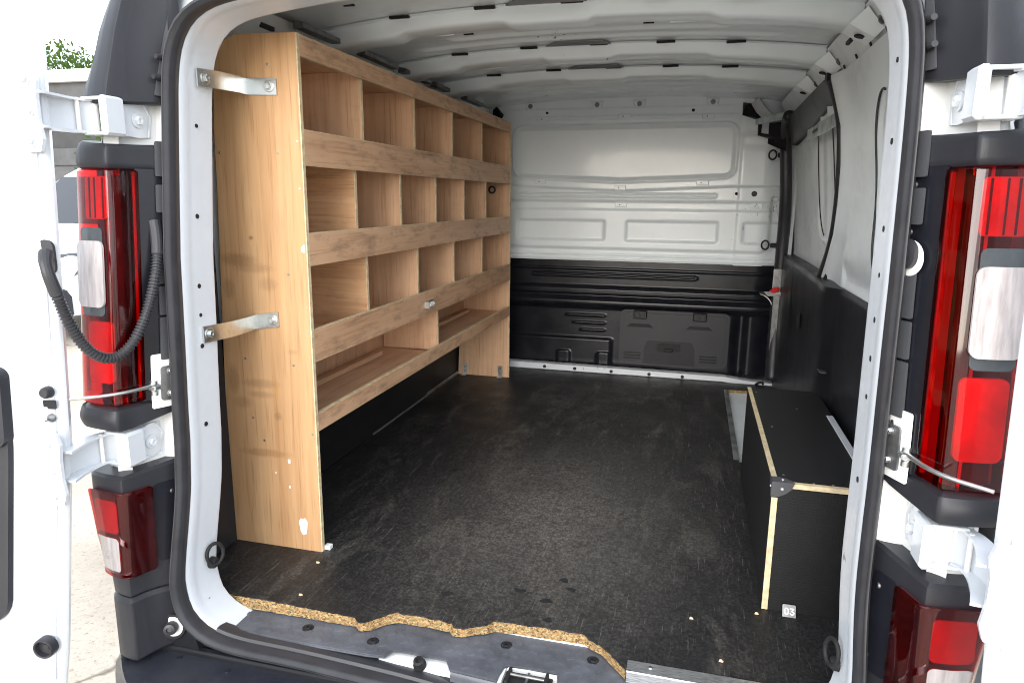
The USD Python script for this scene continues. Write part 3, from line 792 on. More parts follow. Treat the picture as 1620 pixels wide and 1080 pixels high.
# ---- sill plate
plate_px = [(-.672, .004), (-.665, -.035), (-.640, -.066), (-.60, -.078), (-.405, -.082), (-.255, -.080), (-.215, -.076), (-.205, -.052), (-.182, -.049), (-.085, -.050), (-.066, -.080), (.034, -.086), (.040, -.040), (.046, -.034),
            (.145, -.028), (.152, -.036), (.158, -.088), (.40, -.088), (.56, -.084), (.62, -.06), (.66, -.02), (.67, .02), (.67, .10), (.30, .10), (.276, .012), (.255, .035), (.23, .062), (.209, .077), (.19, .083), (0, .083), (-.03, .070), (-.05, .062),
            (-.075, .048), (-.10, .047), (-.15, .050), (-.233, .050), (-.26, .040), (-.29, .012), (-.31, .004), (-.5, .006), (-.66, .006)]
PL = Polygon(plate_px).buffer(0)
PLs = PL.buffer(.004).buffer(-.008).buffer(.004)
sill = obj(van, "sill_plate", [ext(PLs, .004, (0, 0, -.028), (1, 0, 0), (0, 1, 0), (0, 0, 1)), ext(PLs.buffer(-.0025), .0015, (0, 0, -.0242), (1, 0, 0), (0, 1, 0), (0, 0, 1))], "sill_plastic", 30,
           "grey plastic sill plate with raised treads along the load edge")
tread = []
PLin = PL.buffer(-.010)
for ix in range(-28, 28):
    for iy in range(-3, 4):
        x = ix * .026 + (.013 if iy % 2 else 0); y = .003 + iy * .0215
        a = .5 if (ix + iy) % 2 else -.5
        sh = sbox(-.0075, -.0028, .0075, .0028).buffer(.0018, quad_segs=2)
        sh = affinity.translate(affinity.rotate(sh, math.degrees(a)), x, y)
        if PL.buffer(-.010).contains(sh):
            tread.append(ext(sh, .0011, (0, 0, -.0229), (1, 0, 0), (0, 1, 0), (0, 0, 1)))
obj(sill, "treads", tread, "sill_plastic", False)
for x, y in ((-.642, -.036), (-.424, -.030), (-.261, -.035), (.025, .030), (.215, .030)):
    obj(sill, "bolt", [lathe((x, y, -.0228), (0, 0, 1), [(.0135, 0), (.0125, .0012), (.0095, .0012), (.0085, -.001)], 20), lathe((x, y, -.0236), (0, 0, 1), [(.0085, 0), (.0085, .003), (.007, .0042), (.0035, .0042), (.003, .002), (0, .002)], 18)], "lower_black", 30)
# front skirt of the plate, sinking to the seal
edge = [(-.69, -.035), (-.655, -.068), (-.62, -.077), (-.405, -.082), (-.255, -.080), (-.215, -.076)]
sk = []
for E in ([(-.064, -.082), (.032, -.088)], [(.160, -.090), (.40, -.090), (.56, -.086), (.64, -.062)]):
    E = np.array(E)
    a = np.c_[E, np.full(len(E), -.0245)]; b = np.c_[E + [0, -.004], np.full(len(E), -.031)]; c = np.c_[E + [0, -.003], np.full(len(E), -.045)]
    obj(sill, "skirt", grid(*np.moveaxis(np.stack([a, b, c]), -1, 0)), "sill_plastic", 40)
# white steel sill under the plate, with the lock plate and its black peg
obj(van, "sill_steel", [bx(-.235, -.055, -.070, .03, -.062, -.036, .004), bx(-.66, .66, -.03, .10, -.070, -.0365, .004)], "white_primer", 30)
lk = obj(van, "door_latch", [bx(.044, .142, -.088, -.032, -.040, -.0345, .001), bx(.050, .056, -.082, -.036, -.034, -.012 - .010, .001), bx(.128, .134, -.082, -.036, -.034, -.022, .001)], "void_black", 30, "black door latch in the notch of the sill plate")
obj(lk, "striker", [tube([(.056, -.052, -.027), (.128, -.052, -.027)], .0035, 10), tube([(.092, -.080, -.030), (.092, -.038, -.030)], .003, 10)], "dark_steel", 40)
obj(lk, "latch_surround", [bx(.036, .043, -.089, -.034, -.038, -.0265, .001), bx(.036, .150, -.0345, -.0305, -.038, -.0265, .001)], "white_primer", 30)
obj(van, "striker_peg", [lathe((-.138, -.066, -.036), (0, -.5, 1), [(0, 0), (.014, 0), (.014, .006), (.011, .010), (.011, .020), (.006, .022), (.005, .016), (0, .016)], 18)], "void_black", 40)
obj(van, "weld_flange", [bx(-.640, -.60, -.088, -.078, -.045, -.0305, .001)], "white_primer", 30)

# ---- bumper step and the panel above it
step = []
xs = np.linspace(-.85, .85, 61)
yb = np.interp(np.abs(xs), [0, .4, .6, .70, .734, .774, .81, .835, .85], [-.43, -.405, -.325, -.266, -.241, -.207, -.170, -.140, -.10])
rows = [(0.0, -.072), (.5, -.071), (.90, -.070), (.96, -.072), (1.0, -.082), (1.02, -.10), (1.035, -.16), (1.03, -.30), (.90, -.36)]
G = np.zeros((len(rows), len(xs), 3))
for k, (t, z) in enumerate(rows):
    G[k, :, 0] = xs * (1 + (.02 if t > 1 else 0))
    G[k, :, 1] = -.112 + t * (yb + .112)
    G[k, :, 2] = z
# raised lip round the rear and the sides
G[3, :, 2] += .007; G[2, :, 2] += .004
bump = obj(van, "bumper", [grid(*np.moveaxis(G, -1, 0))], "bumper_black", 40, "black plastic rear bumper with its step")
for x, y in ((-.68, -.14), (-.60, -.21), (-.55, -.15), (-.45, -.22), (.0, -.2), (.3, -.2)):
    obj(bump, "clip", disc((x, y, -.0735), (0, 0, 1), .006, .0035, 14), "lower_black", 30)
obj(van, "lower_trim", [bx(-.80, .80, -.125, -.105, -.10, -.060, .004), bx(-.655, .655, -.103, -.066, -.10, -.048, .003)] + [hull([(s * a, b, c) for a, b, c in ((.64, -.118, -.075), (.80, -.118, -.075), (.80, -.125, .10), (.700, -.112, .10), (.69, -.112, .03), (.80, .0, .10), (.80, .0, -.075), (.64, -.10, -.075))]) for s in (-1, 1)], "lower_black", 30)
for s in (-1, 1):
    bb = obj(van, "door_stop", [lathe((s * .702, -.123, -.006), (-s * .25, -1, .1), [(0, 0), (.0235, 0), (.0235, .004), (.020, .005), (.0, .005)], 24)], "white_plastic", 40)
    obj(bb, "rubber_buffer", lathe((s * .702, -.127, -.006), (-s * .4, -1, .25), [(0, 0), (.0135, 0), (.0145, .012), (.012, .022), (.006, .024), (.005, .020), (0, .020)], 20), "rubber", 40)
    obj(bb, "socket", lathe((s * .702, -.1225, -.006), (-s * .25, -1, .1), [(.0235, 0), (.0235, .007), (.029, .007), (.031, .0), (.034, -.002)], 24), "lower_black", 40)

# ---- outer body shell, floor pan and wheels
prof = [(-.93, -.28), (-.955, .1), (-.955, .45), (-.915, .85), (-.875, 1.15), (-.80, 1.42), (-.70, 1.50), (-.4, 1.535), (0, 1.545)]
prof = prof + [(-x, z) for x, z in prof[-2::-1]]
pr = np.array(prof)
ys = [.06, .14, .6, 1.2, 1.8, 2.6, 3.4, 3.9, 4.35]
sc = [1, 1, 1, 1, 1, 1, .99, .97, .88]
tops = [1, 1, 1, 1, 1, 1, .95, .62, .42]
G = np.zeros((len(ys), len(pr), 3))
for k, y in enumerate(ys):
    zz = np.where(pr[:, 1] > 0, pr[:, 1] * tops[k], pr[:, 1])
    G[k] = np.c_[pr[:, 0] * sc[k], np.full(len(pr), y + .07 * np.clip(pr[:, 1] - .6, 0, 1) * (k == 0)), zz]
nose = trimesh.creation.triangulate_polygon(Polygon(G[-1][:, [0, 2]]), engine="earcut")
nv = np.c_[nose[0][:, 0], np.full(len(nose[0]), ys[-1]), nose[0][:, 1]]
body = obj(van, "body", [grid(*np.moveaxis(G, -1, 0)), trimesh.Trimesh(nv, nose[1], process=False)], "white_paint_dimmed", 40)
obj(van, "roof_edge", [ring([(-.034, .02), (-.10, .05), (-.18, .14)])], "white_paint_dimmed", 40)
obj(van, "floor_pan", [bx(-.86, .86, .07, 2.52, -.075, -.0195), bx(-.88, .88, .05, 4.2, -.30, -.08)], "white_primer", False)
for x in (-.955, .845):
    for y in (.95, 3.75):
        w = obj(van, "wheel", lathe((x, y, -H + .33), (1, 0, 0), [(.20, 0), (.31, .0), (.33, .02), (.33, .09), (.31, .11), (.20, .11)], 32), "tyre", 40)
        obj(w, "rim", lathe((x, y, -H + .33), (1, 0, 0), [(0, .02), (.12, .02), (.20, .0), (.20, .11), (.12, .09), (0, .09)], 24), "dark_steel", 40)

# ---- roof: skin, cross ribs with slots, side rails
XX, YY = np.meshgrid(np.linspace(-.82, .82, 50), np.linspace(.10, 2.52, 560))


def roof_z(x, y=0):
    return 1.446 - .040 * (np.abs(x) / .75) ** 2.4


bead = np.zeros_like(YY)
for yb_, w_, x0_ in ((.36, .012, .62), (.46, .010, .5), (.86, .012, .62), (.99, .012, .45), (1.08, .010, .6), (1.38, .012, .62), (1.47, .012, .5), (1.86, .012, .62), (1.98, .012, .6), (2.10, .012, .55), (2.22, .012, .6)):
    bead += -.011 * np.exp(-((YY - yb_) / w_) ** 2) * (1 - sstep(np.abs(XX), x0_ - .03, x0_))
roof = obj(van, "roof", grid(XX, YY, roof_z(XX) + bead), "white_paint_lifted", True, "white underside of the load bay roof")
RIBS = (.68, 1.20, 1.63)
for ri, y in enumerate(RIBS):
    xr = np.linspace(-.735, .735, 90)
    low = .052 - .010 * (sstep(np.abs(xr + .05), .10, .13) - sstep(np.abs(xr + .05), .42, .45)) + .004 * sstep(np.abs(xr), .6, .7)
    hi = roof_z(xr) - .001
    G = np.zeros((7, 90, 3))
    for k, (dy, t) in enumerate(((-.018, 0.02), (.0, .08), (.004, .75), (.012, 1.0), (.075, 1.0), (.088, .8), (.095, .02))):
        G[k, :, 0] = xr; G[k, :, 1] = y + dy + .03 * (np.abs(xr) / .74) ** 3 * (1 if k > 2 else .4); G[k, :, 2] = hi - low * t
    rib = obj(van, "roof_rib", grid(*np.moveaxis(G, -1, 0)), "white_paint_lifted", 40)
    for xs_ in (-.47, -.22, .02, .24, .46):
        if abs(xs_ - (-.05)) < .02: continue
        obj(rib, "slot", bx(xs_ - .030, xs_ + .030, y - .020, y - .010, roof_z(xs_) - .0095, roof_z(xs_) - .0025, .001), "void_black", False)
    obj(rib, "sealant_pad", hull([(-.16 + a, y - .006 - b, roof_z(-.1) - c) for a, b, c in ((.04, .055, .0015), (.20, .055, .0015), (.0, .012, .004), (.22, .012, .004), (.04, .055, .005), (.20, .055, .005), (.0, .012, .008), (.22, .012, .008))]), "pad_grey", 30)
    for xs_ in (-.42, .36):
        obj(rib, "rib_tongue", hull([(xs_ + a, y + b, roof_z(xs_) - c) for a, b, c in ((-.09, .09, .040), (.07, .09, .040), (-.09, .09, .010), (.07, .09, .010), (-.05, .155, .003), (.11, .155, .003), (.12, .10, .006))]), "white_paint_lifted", 30)
    for s in (-1, 1):
        # end foot stepping down to the side rail, with holes
        foot = obj(rib, "rib_foot", hull([(s * a, y + b, c) for a, b, c in ((.70, -.01, 1.352), (.70, .085, 1.352), (.735, -.03, 1.385), (.735, .10, 1.385), (.775, -.03, 1.335), (.775, .10, 1.335), (.76, -.01, 1.318), (.76, .085, 1.318))]), "white_paint_lifted", 30)
        obj(rib, "hole", [disc((s * .738, y + .035, 1.3325), (s * -.2, 0, -1), .017, .004, 16)], "void_black", False)
        obj(rib, "bolt", bolt((s * .768, y - .04, 1.352), (-s, 0, -1), .009), "dark_steel", 30)
for y, xs_ in ((.52, (-.55, -.30, .12, .40, .58)), (.95, (-.60, -.36, .20, .44, .60)), (1.42, (-.58, -.2, .30, .56)), (1.90, (-.55, .10, .38, .60)), (2.28, (-.4, .22, .52))):
    for x in xs_:
        obj(roof, "hole", bx(x - .016, x + .016, y - .005, y + .005, roof_z(x) - .0025, roof_z(x) + .002, .001), "void_black", False)
for s in (-1, 1):
    pr_ = [(.735, 1.398), (.742, 1.385), (.775, 1.335), (.792, 1.300), (.805, 1.270), (.84, 1.265), (.84, 1.40)]
    yy = np.linspace(.12, 2.48, 8)
    G = np.array([[(s * a, y, b) for a, b in pr_] for y in yy])
    rail = obj(van, "roof_rail", grid(*np.moveaxis(G, -1, 0)), "white_paint_lifted", 20)
    for k, y in enumerate(np.arange(.30, 2.4, .165)):
        a = np.array([s * .782, y, 1.317]); n = np.array([-s * .9, 0, -.43])
        obj(rail, "slot", ext(rrect(-.007, .007, -.020, .020, .005), .0025, a - n * .001, (0, 1, 0), np.cross(n / np.linalg.norm(n), (0, 1, 0)), n), "void_black", False)
    if s < 0:
        for y in (.62, .98, 1.30, 1.62, 2.0):
            obj(rail, "channel", hull([(-.70 + a, y + b, 1.392 - c) for a, b, c in ((0, -.13, .0), (.03, -.13, .006), (0, .13, .0), (.03, .13, .006), (0, -.13, .02), (.03, -.13, .02), (0, .13, .02), (.03, .13, .02))]), "dark_steel", 20)
    obj(rail, "top_clip", [bx(s * .76 - .012, s * .76 + .012, y - .03, y + .03, 1.362, 1.374, .002) for y in (.45, .95, 1.42, 1.85)], "seam", 20)

# ---- bulkhead: stamped sheet, white above and black below
BX, BZ = np.meshgrid(np.linspace(-.86, .80, 260), np.linspace(.603, 1.452, 220))
dd = np.zeros_like(BX)
win = sd_rr(BX, BZ, -.612, .548, 1.045 + .0 * BX, 1.310, .055)
vdip = .022 * (1 - np.clip(np.abs(BX + .03) / .56, 0, 1))
win = sd_rr(BX, BZ + vdip * (BZ < 1.18), -.612, .548, 1.045, 1.312 + 0, .055)
dd += .010 * (1 - sstep(np.abs(win + .006), .006, .016))             # bead round the window blank
dd -= .010 * (1 - sstep(win, -.012, .0))                             # blank set back
dd += .008 * sstep(BZ, 1.392, 1.402)                                 # top flange
dd += .006 * (1 - sstep(np.abs(BZ - 1.349), .004, .012)) * (1 - sstep(np.abs(BX), .52, .55))
dd += .007 * sstep(BX, .562, .578)                                   # right hand field
vz = 1.005 - .026 * (1 - np.clip(np.abs(BX + .03) / .56, 0, 1))
dd += .016 * (1 - sstep(BZ, vz - .010, vz + .004))                   # everything under the V line stands out
dd += .006 * (1 - sstep(np.abs(sd_rr(BX, BZ, -.57, .46, .946, .962, .006)), .001, .006))
dd -= .014 * (1 - sstep(BZ, .915, .932)) * (1 - sstep(BX, .70, .73) * 0)
dd += .010 * (1 - sstep(BZ, .872, .888))
for x0, x1 in ((-.585, -.10), (.008, .484), (.60, .80)):
    dd -= .013 * (1 - sstep(sd_rr(BX, BZ, x0, x1, .712, .826, .014), -.014, .004))
cr = sd_rr(BX, BZ, -1.2, .735, .672, 1.6, .05)
dd -= .016 * sstep(cr, -.010, .010) * (BZ < .95)
dd += .006 * (1 - sstep(np.abs(BZ - .640), .003, .009)) + .006 * (1 - sstep(np.abs(BZ - .618), .003, .009))
dd += .012 * (1 - sstep(sd_rr(BX, BZ, .57, .9, 1.19, 1.26, .03), -.02, .02))
lean = .05 * sstep(BX, .68, .80)
BY = 2.49 - dd + lean
bh = obj(van, "bulkhead", grid(BX, BY, BZ), "white_paint_lifted", True, "white stamped steel bulkhead at the front of the load bay")


def on_b(x, z, lift=.0):
    i = np.abs(BZ[:, 0] - z).argmin(); j = np.abs(BX[0] - x).argmin()
    return np.array([x, BY[i, j] - lift, z])


for x in (-.517, -.162, .055, .417):
    a = on_b(x, 1.412)
    tb = obj(bh, "mounting_tab", hull([(x + q, a[1] - h, z) for q, h, z in ((-.035, 0, 1.436), (.035, 0, 1.436), (-.028, .010, 1.425), (.028, .010, 1.425), (-.020, .010, 1.400), (.020, .010, 1.400), (-.024, 0, 1.392), (.024, 0, 1.392))]), "white_paint_lifted", 30)
    obj(bh, "bolt", bolt((x, a[1] - .010, 1.412), (0, -1, 0), .008), "dark_steel", 30)
for x, z, r in ((-.43, 1.379, .007), (.324, 1.377, .008), (.56, .966, .008), (.645, .966, .014)):
    obj(bh, "hole", disc(on_b(x, z, -.002), (0, -1, 0), r, .0035, 14), "void_black" if r < .012 else "seam", False)
for x, z in ((-.45, 1.345), (-.02, 1.352), (.40, 1.345), (-.46, 1.024), (-.03, .994), (.39, 1.020), (-.02, .905), (.66, .905)):
    a = on_b(x, z)
    obj(bh, "mounting_tab", bx(x - .032, x + .032, a[1] - .007, a[1] + .006, z - .013, z + .013, .004), "white_paint_lifted", 30)
    obj(bh, "hole", disc((x - .006, a[1] - .0065, z), (0, -1, 0), .003, .0016, 10), "void_black", False)
# crinkled edge flange on the right of the bulkhead
ez = np.linspace(.62, 1.30, 60)
ex = .765 + .010 * np.sin(ez * 26) * np.sign(np.sin(ez * 9)) ** 2
G = np.stack([np.c_[ex, np.full(60, 2.46) + .004 * np.sin(ez * 50), ez], np.c_[np.full(60, .835), np.full(60, 2.40), ez]])
obj(bh, "edge_flange", grid(*np.moveaxis(G, -1, 0)), "white_paint_dimmed", 30)

# lower black part
CX, CZ = np.meshgrid(np.linspace(-.86, .83, 200), np.linspace(.02, .606, 150))
e = np.zeros_like(CX)
e += .006 * (1 - sstep(np.abs(sd_rr(CX, CZ, -.49, .39, .520, .536, .006)), .001, .006))
e += .004 * (1 - sstep(np.abs(CZ - .562), .003, .009))
e += .024 * (1 - sstep(CZ, .452, .474)) - .012 * (1 - sstep(CZ, .418, .430))
e += .022 * (1 - sstep(CZ, .386, .420)) - .040 * (1 - sstep(CZ, .335, .375))
for z_ in (.304, .262, .222):
    e += .006 * (1 - sstep(sd_rr(CX, CZ, -.30 + (.304 - z_), -.085, z_ - .006, z_ + .006, .005), -.003, .004))
e += .012 * (1 - sstep(CZ, .165, .185)) * (1 - sstep(CX, -.06, -.03))
for x_ in (-.31, -.085):
    e += .008 * (1 - sstep(sd_rr(CX, CZ, x_ - .035, x_ + .035, -.1, .10, .012), -.004, .006))
e -= .02 * (1 - sstep(np.abs(CX - .63), .0, .05)) * (CZ < .34)
BY2 = 2.492 - e + .02 * sstep(CX, .68, .80)
bl = obj(van, "lower_bulkhead", grid(CX, BY2, CZ), "black_gloss", True, "black lower half of the bulkhead with pressed ridges")
flap = obj(van, "storage_flap", [ext(rrect(.002, .575, .055, .350, .03), .022, (0, 2.492, 0), (1, 0, 0), (0, 0, 1), (0, -1, 0)), ext(rrect(.022, .555, .075, .335, .025), .008, (0, 2.4702, 0), (1, 0, 0), (0, 0, 1), (0, -1, 0))], "flap_grey", 30,
           "dark grey load-through flap at the foot of the bulkhead")
for x in (.110, .42):
    obj(flap, "hinge", [bx(x - .035, x + .035, 2.444, 2.463, .305, .350, .004), bx(x - .026, x - .004, 2.441, 2.4445, .312, .343, .001), bx(x + .004, x + .026, 2.441, 2.4445, .312, .343, .001)], "lower_black", 30)
    obj(flap, "grip_recess", ext([(-.07, .0), (.07, 0), (.05, .018), (-.05, .018)], .003, (x, 2.4624, .258), (1, 0, 0), (0, 0, 1), (0, -1, 0)), "void_black", 30)
obj(flap, "latch_field", ext([(.135, .060), (.405, .060), (.40, .155), (.385, .185), (.155, .185), (.14, .155)], .007, (0, 2.4622, 0), (1, 0, 0), (0, 0, 1), (0, -1, 0)), "lower_black", 30)
obj(flap, "latch", [ext(rrect(.205, .330, .130, .175, .012), .006, (0, 2.4552, 0), (1, 0, 0), (0, 0, 1), (0, -1, 0)), bx(.245, .29, 2.437, 2.4495, .135, .150, .003)], "void_black", 30)
for x0 in (.03, .43):
    for z in (.085, .10, .115):
        obj(flap, "vent_rib", bx(x0, x0 + .09, 2.456, 2.4624, z - .003, z + .003, .001), "lower_black", 30)
fm = obj(van, "floor_crossmember", [ext([(-.66, .0), (.56, .0), (.66, -.012), (.83, -.022), (.83, .004), (.66, .014), (.56, .026), (-.66, .034)], .05, (0, 2.450, .003), (1, 0, 0), (0, 0, 1), (0, -1, 0))], "white_paint_dimmed", 20, "white floor edge strip below the bulkhead with black plugs")
for x, z in ((-.399, .030), (-.229, .029), (-.028, .027), (.175, .026), (.349, .025), (.77, .0)):
    obj(fm, "plug", disc((x, 2.400, z - .012), (0, -1, .3), .009, .004, 14), "void_black", False)
obj(fm, "hook", [tube([(.72, 2.40, .0), (.73, 2.38, .015), (.75, 2.38, .02), (.755, 2.40, .005)], .006, 8)], "void_black", 40)

# ---- side walls
def XWf(z):
    return .83 - .07 * np.clip((z - .6) / .75, 0, 1) ** 1.5


# left wall, mostly behind the shelving
Yq, Zq = np.meshgrid(np.linspace(.10, 2.50, 40), np.linspace(.0, 1.30, 40))
obj(van, "side_wall", grid(-XWf(Zq) - .015, Yq, Zq), "white_paint_lifted", True)
ll = obj(van, "wall_lining", [bx(-.842, -.834, .10, 2.48, .004, .58, .002)], "phenolic_box", False, "black board lining on the left wall under the shelves")
obj(van, "gap_filler", bx(-.836, -.795, .125, .235, .004, 1.29, .006), "lower_black", 30)  # added black box that keeps the gap beside the racking dark
obj(van, "floor_edge_strip", bx(-.833, -.826, 1.72, 2.16, .001, .016, .001), "zinc", 20)

# right wall: white quarter panel and sliding door inner above, black trims below
def patch_wall(y0, y1, z0, z1, off, ny=70, nz=60, fn=None):
    Y, Z = np.meshgrid(np.linspace(y0, y1, ny), np.linspace(z0, z1, nz))
    X = XWf(Z) + off
    if fn is not None: X = X + fn(Y, Z)
    return grid(X, Y, Z)


def quarter(Y, Z):
    sl = np.interp(Z, [.62, .66, .725, .83, .93, 1.04, 1.15, 1.30], [1.46, 1.42, 1.33, 1.20, 1.134, 1.083, 1.074, 1.20])
    t = Y - sl
    o = -.022 * np.exp(-(t + .06) ** 2 / .004)          # pillar swelling next to the door seal
    o = o + .012 * (1 - sstep(sd_rr(Y, Z, .16, .69, .72, 1.19, .06), -.012, .004))
    o = o + .030 * sstep(t, .0, .03)
    return o + .010 * np.exp(-((Z - .70) / .03) ** 2) * (Y < 1.1)


qp = obj(van, "quarter_panel", patch_wall(.10, 1.34, .64, 1.31, 0, 120, 80, quarter), "white_paint_lifted", True, "white inner quarter panel behind the sliding door")
gp = np.array([(.781, .60, 1.19), (.783, .657, 1.182), (.787, .684, 1.144), (.799, .694, 1.039), (.811, .697, .915), (.813, .69, .80), (.822, .65, .73)])
obj(qp, "panel_gap", tube(gp + [-.001, 0, 0], .003, 8, sub=40), "seam", True)


def slide(Y, Z):
    o = .026 + .0 * Y
    o = o + .018 * (1 - sstep(sd_rr(Y, Z, 1.30, 1.74, .80, 1.22, .06), -.014, .004))
    o = o - .012 * np.exp(-((Y - 1.44) / .03) ** 2) * (Z > .78)
    o = o - .010 * np.exp(-((Y - 1.60) / .02) ** 2) * (Z > .78)
    return o


sd = obj(van, "sliding_door", patch_wall(1.05, 2.46, .60, 1.31, 0, 150, 70, slide), "white_paint_lifted", True, "white inner face of the closed sliding side door")
for pts in ([(1.722, 1.19), (1.733, 1.026), (1.66, .833), (1.60, .80)], [(1.42, 1.19), (1.40, 1.0), (1.372, .80)]):
    P = np.array([(XWf(z) + .026, y, z) for y, z in pts])
    obj(sd, "panel_gap", tube(P, .0022, 8, sub=30), "seam", True)
sp = np.array([(.767, 1.197, 1.298), (.776, 1.129, 1.232), (.786, 1.074, 1.152), (.798, 1.083, 1.043), (.810, 1.134, .929), (.818, 1.199, .829), (.825, 1.33, .725), (.829, 1.437, .654)])
obj(van, "side_door_seal", tube(sp + [-.012, 0, 0], .013, 10, sub=60), "rubber", True, "thin curved black seal at the rear of the sliding door")
fp = np.array([(.764, 2.20, 1.306), (.777, 2.36, 1.223), (.800, 2.39, .987), (.812, 2.44, .802), (.815, 2.46, .601), (.815, 2.46, .328), (.815, 2.42, .03)])
obj(van, "side_door_seal", tube(fp + [-.02, -.03, 0], np.linspace(.024, .036, 70), 12, sub=70), "rubber", True, "thick black seal at the front of the sliding door, beside the bulkhead")
# dark cover under the rail, rail, latch arm
obj(van, "rail_cover", hull([(.745, 1.28, 1.318), (.745, 2.30, 1.300), (.79, 1.28, 1.31), (.79, 2.30, 1.28), (.785, 1.23, 1.275), (.775, 2.25, 1.185), (.80, 1.23, 1.265), (.80, 2.25, 1.18)]), "lower_black", 30)
obj(van, "rail_cover", bx(.742, .768, 1.20, 1.25, 1.300, 1.342, .004), "lower_black", 30)
obj(van, "door_rail", hull([(.62, 2.40, 1.318), (.62, 2.40, 1.290), (.63, 2.37, 1.318), (.63, 2.37, 1.290), (.755, 2.18, 1.332), (.755, 2.18, 1.296), (.775, 2.22, 1.332), (.775, 2.22, 1.296)]), "zinc", 20)
obj(van, "rail_bracket", [hull([(.68, 2.36, 1.295), (.75, 2.30, 1.295), (.68, 2.36, 1.20), (.76, 2.30, 1.16), (.70, 2.42, 1.295), (.78, 2.40, 1.16)]), tube([(.64, 2.37, 1.29), (.64, 2.37, 1.245), (.68, 2.36, 1.235), (.72, 2.34, 1.22)], .010, 8)], "lower_black", 30)
obj(van, "corner_trim", hull([(.56, 2.465, 1.405), (.60, 2.465, 1.400), (.56, 2.465, 1.345), (.64, 2.465, 1.318), (.66, 2.465, 1.325), (.57, 2.44, 1.39), (.62, 2.44, 1.33)]), "lower_black", 30)
obj(van, "corner_brace", bar([(.615, 2.445, 1.41), (.64, 2.44, 1.37), (.685, 2.43, 1.325)], .05, .006, (.6, -.6, .5)), "white_paint_dimmed", 30)
obj(van, "corner_trim", hull([(-.72, 2.46, 1.40), (-.70, 2.46, 1.415), (-.66, 2.46, 1.37), (-.72, 2.43, 1.34), (-.66, 2.43, 1.35)]), "lower_black", 30)
# tie-down rings, red knob
def d_ring(c, n, r=.016):
    u, w, n = frame(n)
    P = [np.asarray(c) + r * (math.cos(a) * u * .8 + math.sin(a) * w) + n * .008 for a in np.linspace(0, 2 * np.pi, 20, endpoint=False)]
    return tube(P, .0042, 8, closed=True)


for c in ((.735, 2.43, 1.152), (.735, 2.44, .715)):
    t_ = obj(van, "tie_ring", d_ring(np.array(c) + [-.02, 0, 0], (-.2, -1, .0), .022), "void_black", True)
    obj(t_, "strap", bx(c[0] + .002, c[0] + .05, c[1] - .014, c[1] - .004, c[2] - .012, c[2] + .010, .002), "void_black", 30)
for s, z in ((-1, .112), (1, .112)):
    p, n = jamb(s, z, .82)
    rr = obj(van, "tie_ring", d_ring(p + n * .007 + [0, 0, .010], n + [0, -.4, .1], .025), "void_black", True, f"black tie-down ring at the foot of the {'left' if s < 0 else 'right'} jamb")
    obj(rr, "boss", lathe(p - [0, 0, .014] - n * .001, n, [(0, 0), (.014, 0), (.013, .010), (.009, .015), (0, .016)], 16), "void_black", 40)
kn = obj(van, "latch_knob", hull([(.742, 2.36, .492), (.765, 2.36, .512), (.79, 2.36, .508), (.79, 2.36, .492), (.76, 2.34, .485), (.745, 2.385, .49), (.79, 2.385, .51)]), "red_plastic", 40, "small red release knob beside the bulkhead")
obj(kn, "lever", hull([(.70, 2.40, .480), (.72, 2.375, .488), (.80, 2.37, .490), (.80, 2.37, .470), (.74, 2.375, .464), (.70, 2.40, .474)]), "dark_steel", 40)
obj(kn, "cable", tube([(.705, 2.40, .472), (.74, 2.40, .455), (.765, 2.40, .42)], .003, 6, sub=14), "white_plastic", True)
obj(kn, "lock_plate", [bx(.768, .80, 2.395, 2.405, .05, .59, .002), bx(.76, .80, 2.39, 2.395, .50, .60, .004)], "dark_steel", 20)

# black lower trim on the right: stepped pillar with a lit edge
ty = np.array([.10, .5, .96, 1.02, 1.045, 1.065, 1.085, 1.11, 1.14, 1.6, 1.9, 2.2, 2.44])
tx = np.array([.824, .822, .820, .818, .812, .800, .785, .776, .775, .788, .793, .797, .80])
tz = np.array([.0, .30, .31, .40, .55, .62, .645, .660, .666, .666])
tin = np.array([0, 0, 0, 0, 0, 0, .0, .002, .008, .06])
Y = np.linspace(.10, 2.44, 160)
X0 = np.interp(Y, ty, tx)
G = np.zeros((len(tz), len(Y), 3))
for k, z in enumerate(tz):
    G[k, :, 0] = X0 + tin[k] + .012 * np.exp(-((z - .40) / .10) ** 2) * (1 - sstep(sd_rr(Y, np.full_like(Y, z), 1.35, 1.95, .34, .58, .05), -.02, .02))
    G[k, :, 1] = Y; G[k, :, 2] = z + .006 * sstep(Y, 1.1, 1.3) * (z > .6)
tr = obj(van, "side_trim", grid(*np.moveaxis(G, -1, 0)), "lower_black", 40, "black plastic lower side trim on the right wall")
obj(tr, "handle_recess", bx(.7855, .7875, 1.60, 1.68, .44, .50, .001), "void_black", 30)
obj(tr, "hook", tube([(.818, 1.30, .70), (.812, 1.29, .68), (.806, 1.31, .66), (.808, 1.33, .64)], .006, 8, sub=14), "void_black", True)
obj(tr, "trim_ledge", [bx(.78, .80, 1.045, 1.12, .395, .400, .001)], "grey_trim", 20)
obj(van, "wall_strip", bx(.773, .791, .40, .84, .3155, .319, .001), "white_paint_dimmed", 20, "white steel strip between the wheel arch box and the right wall")
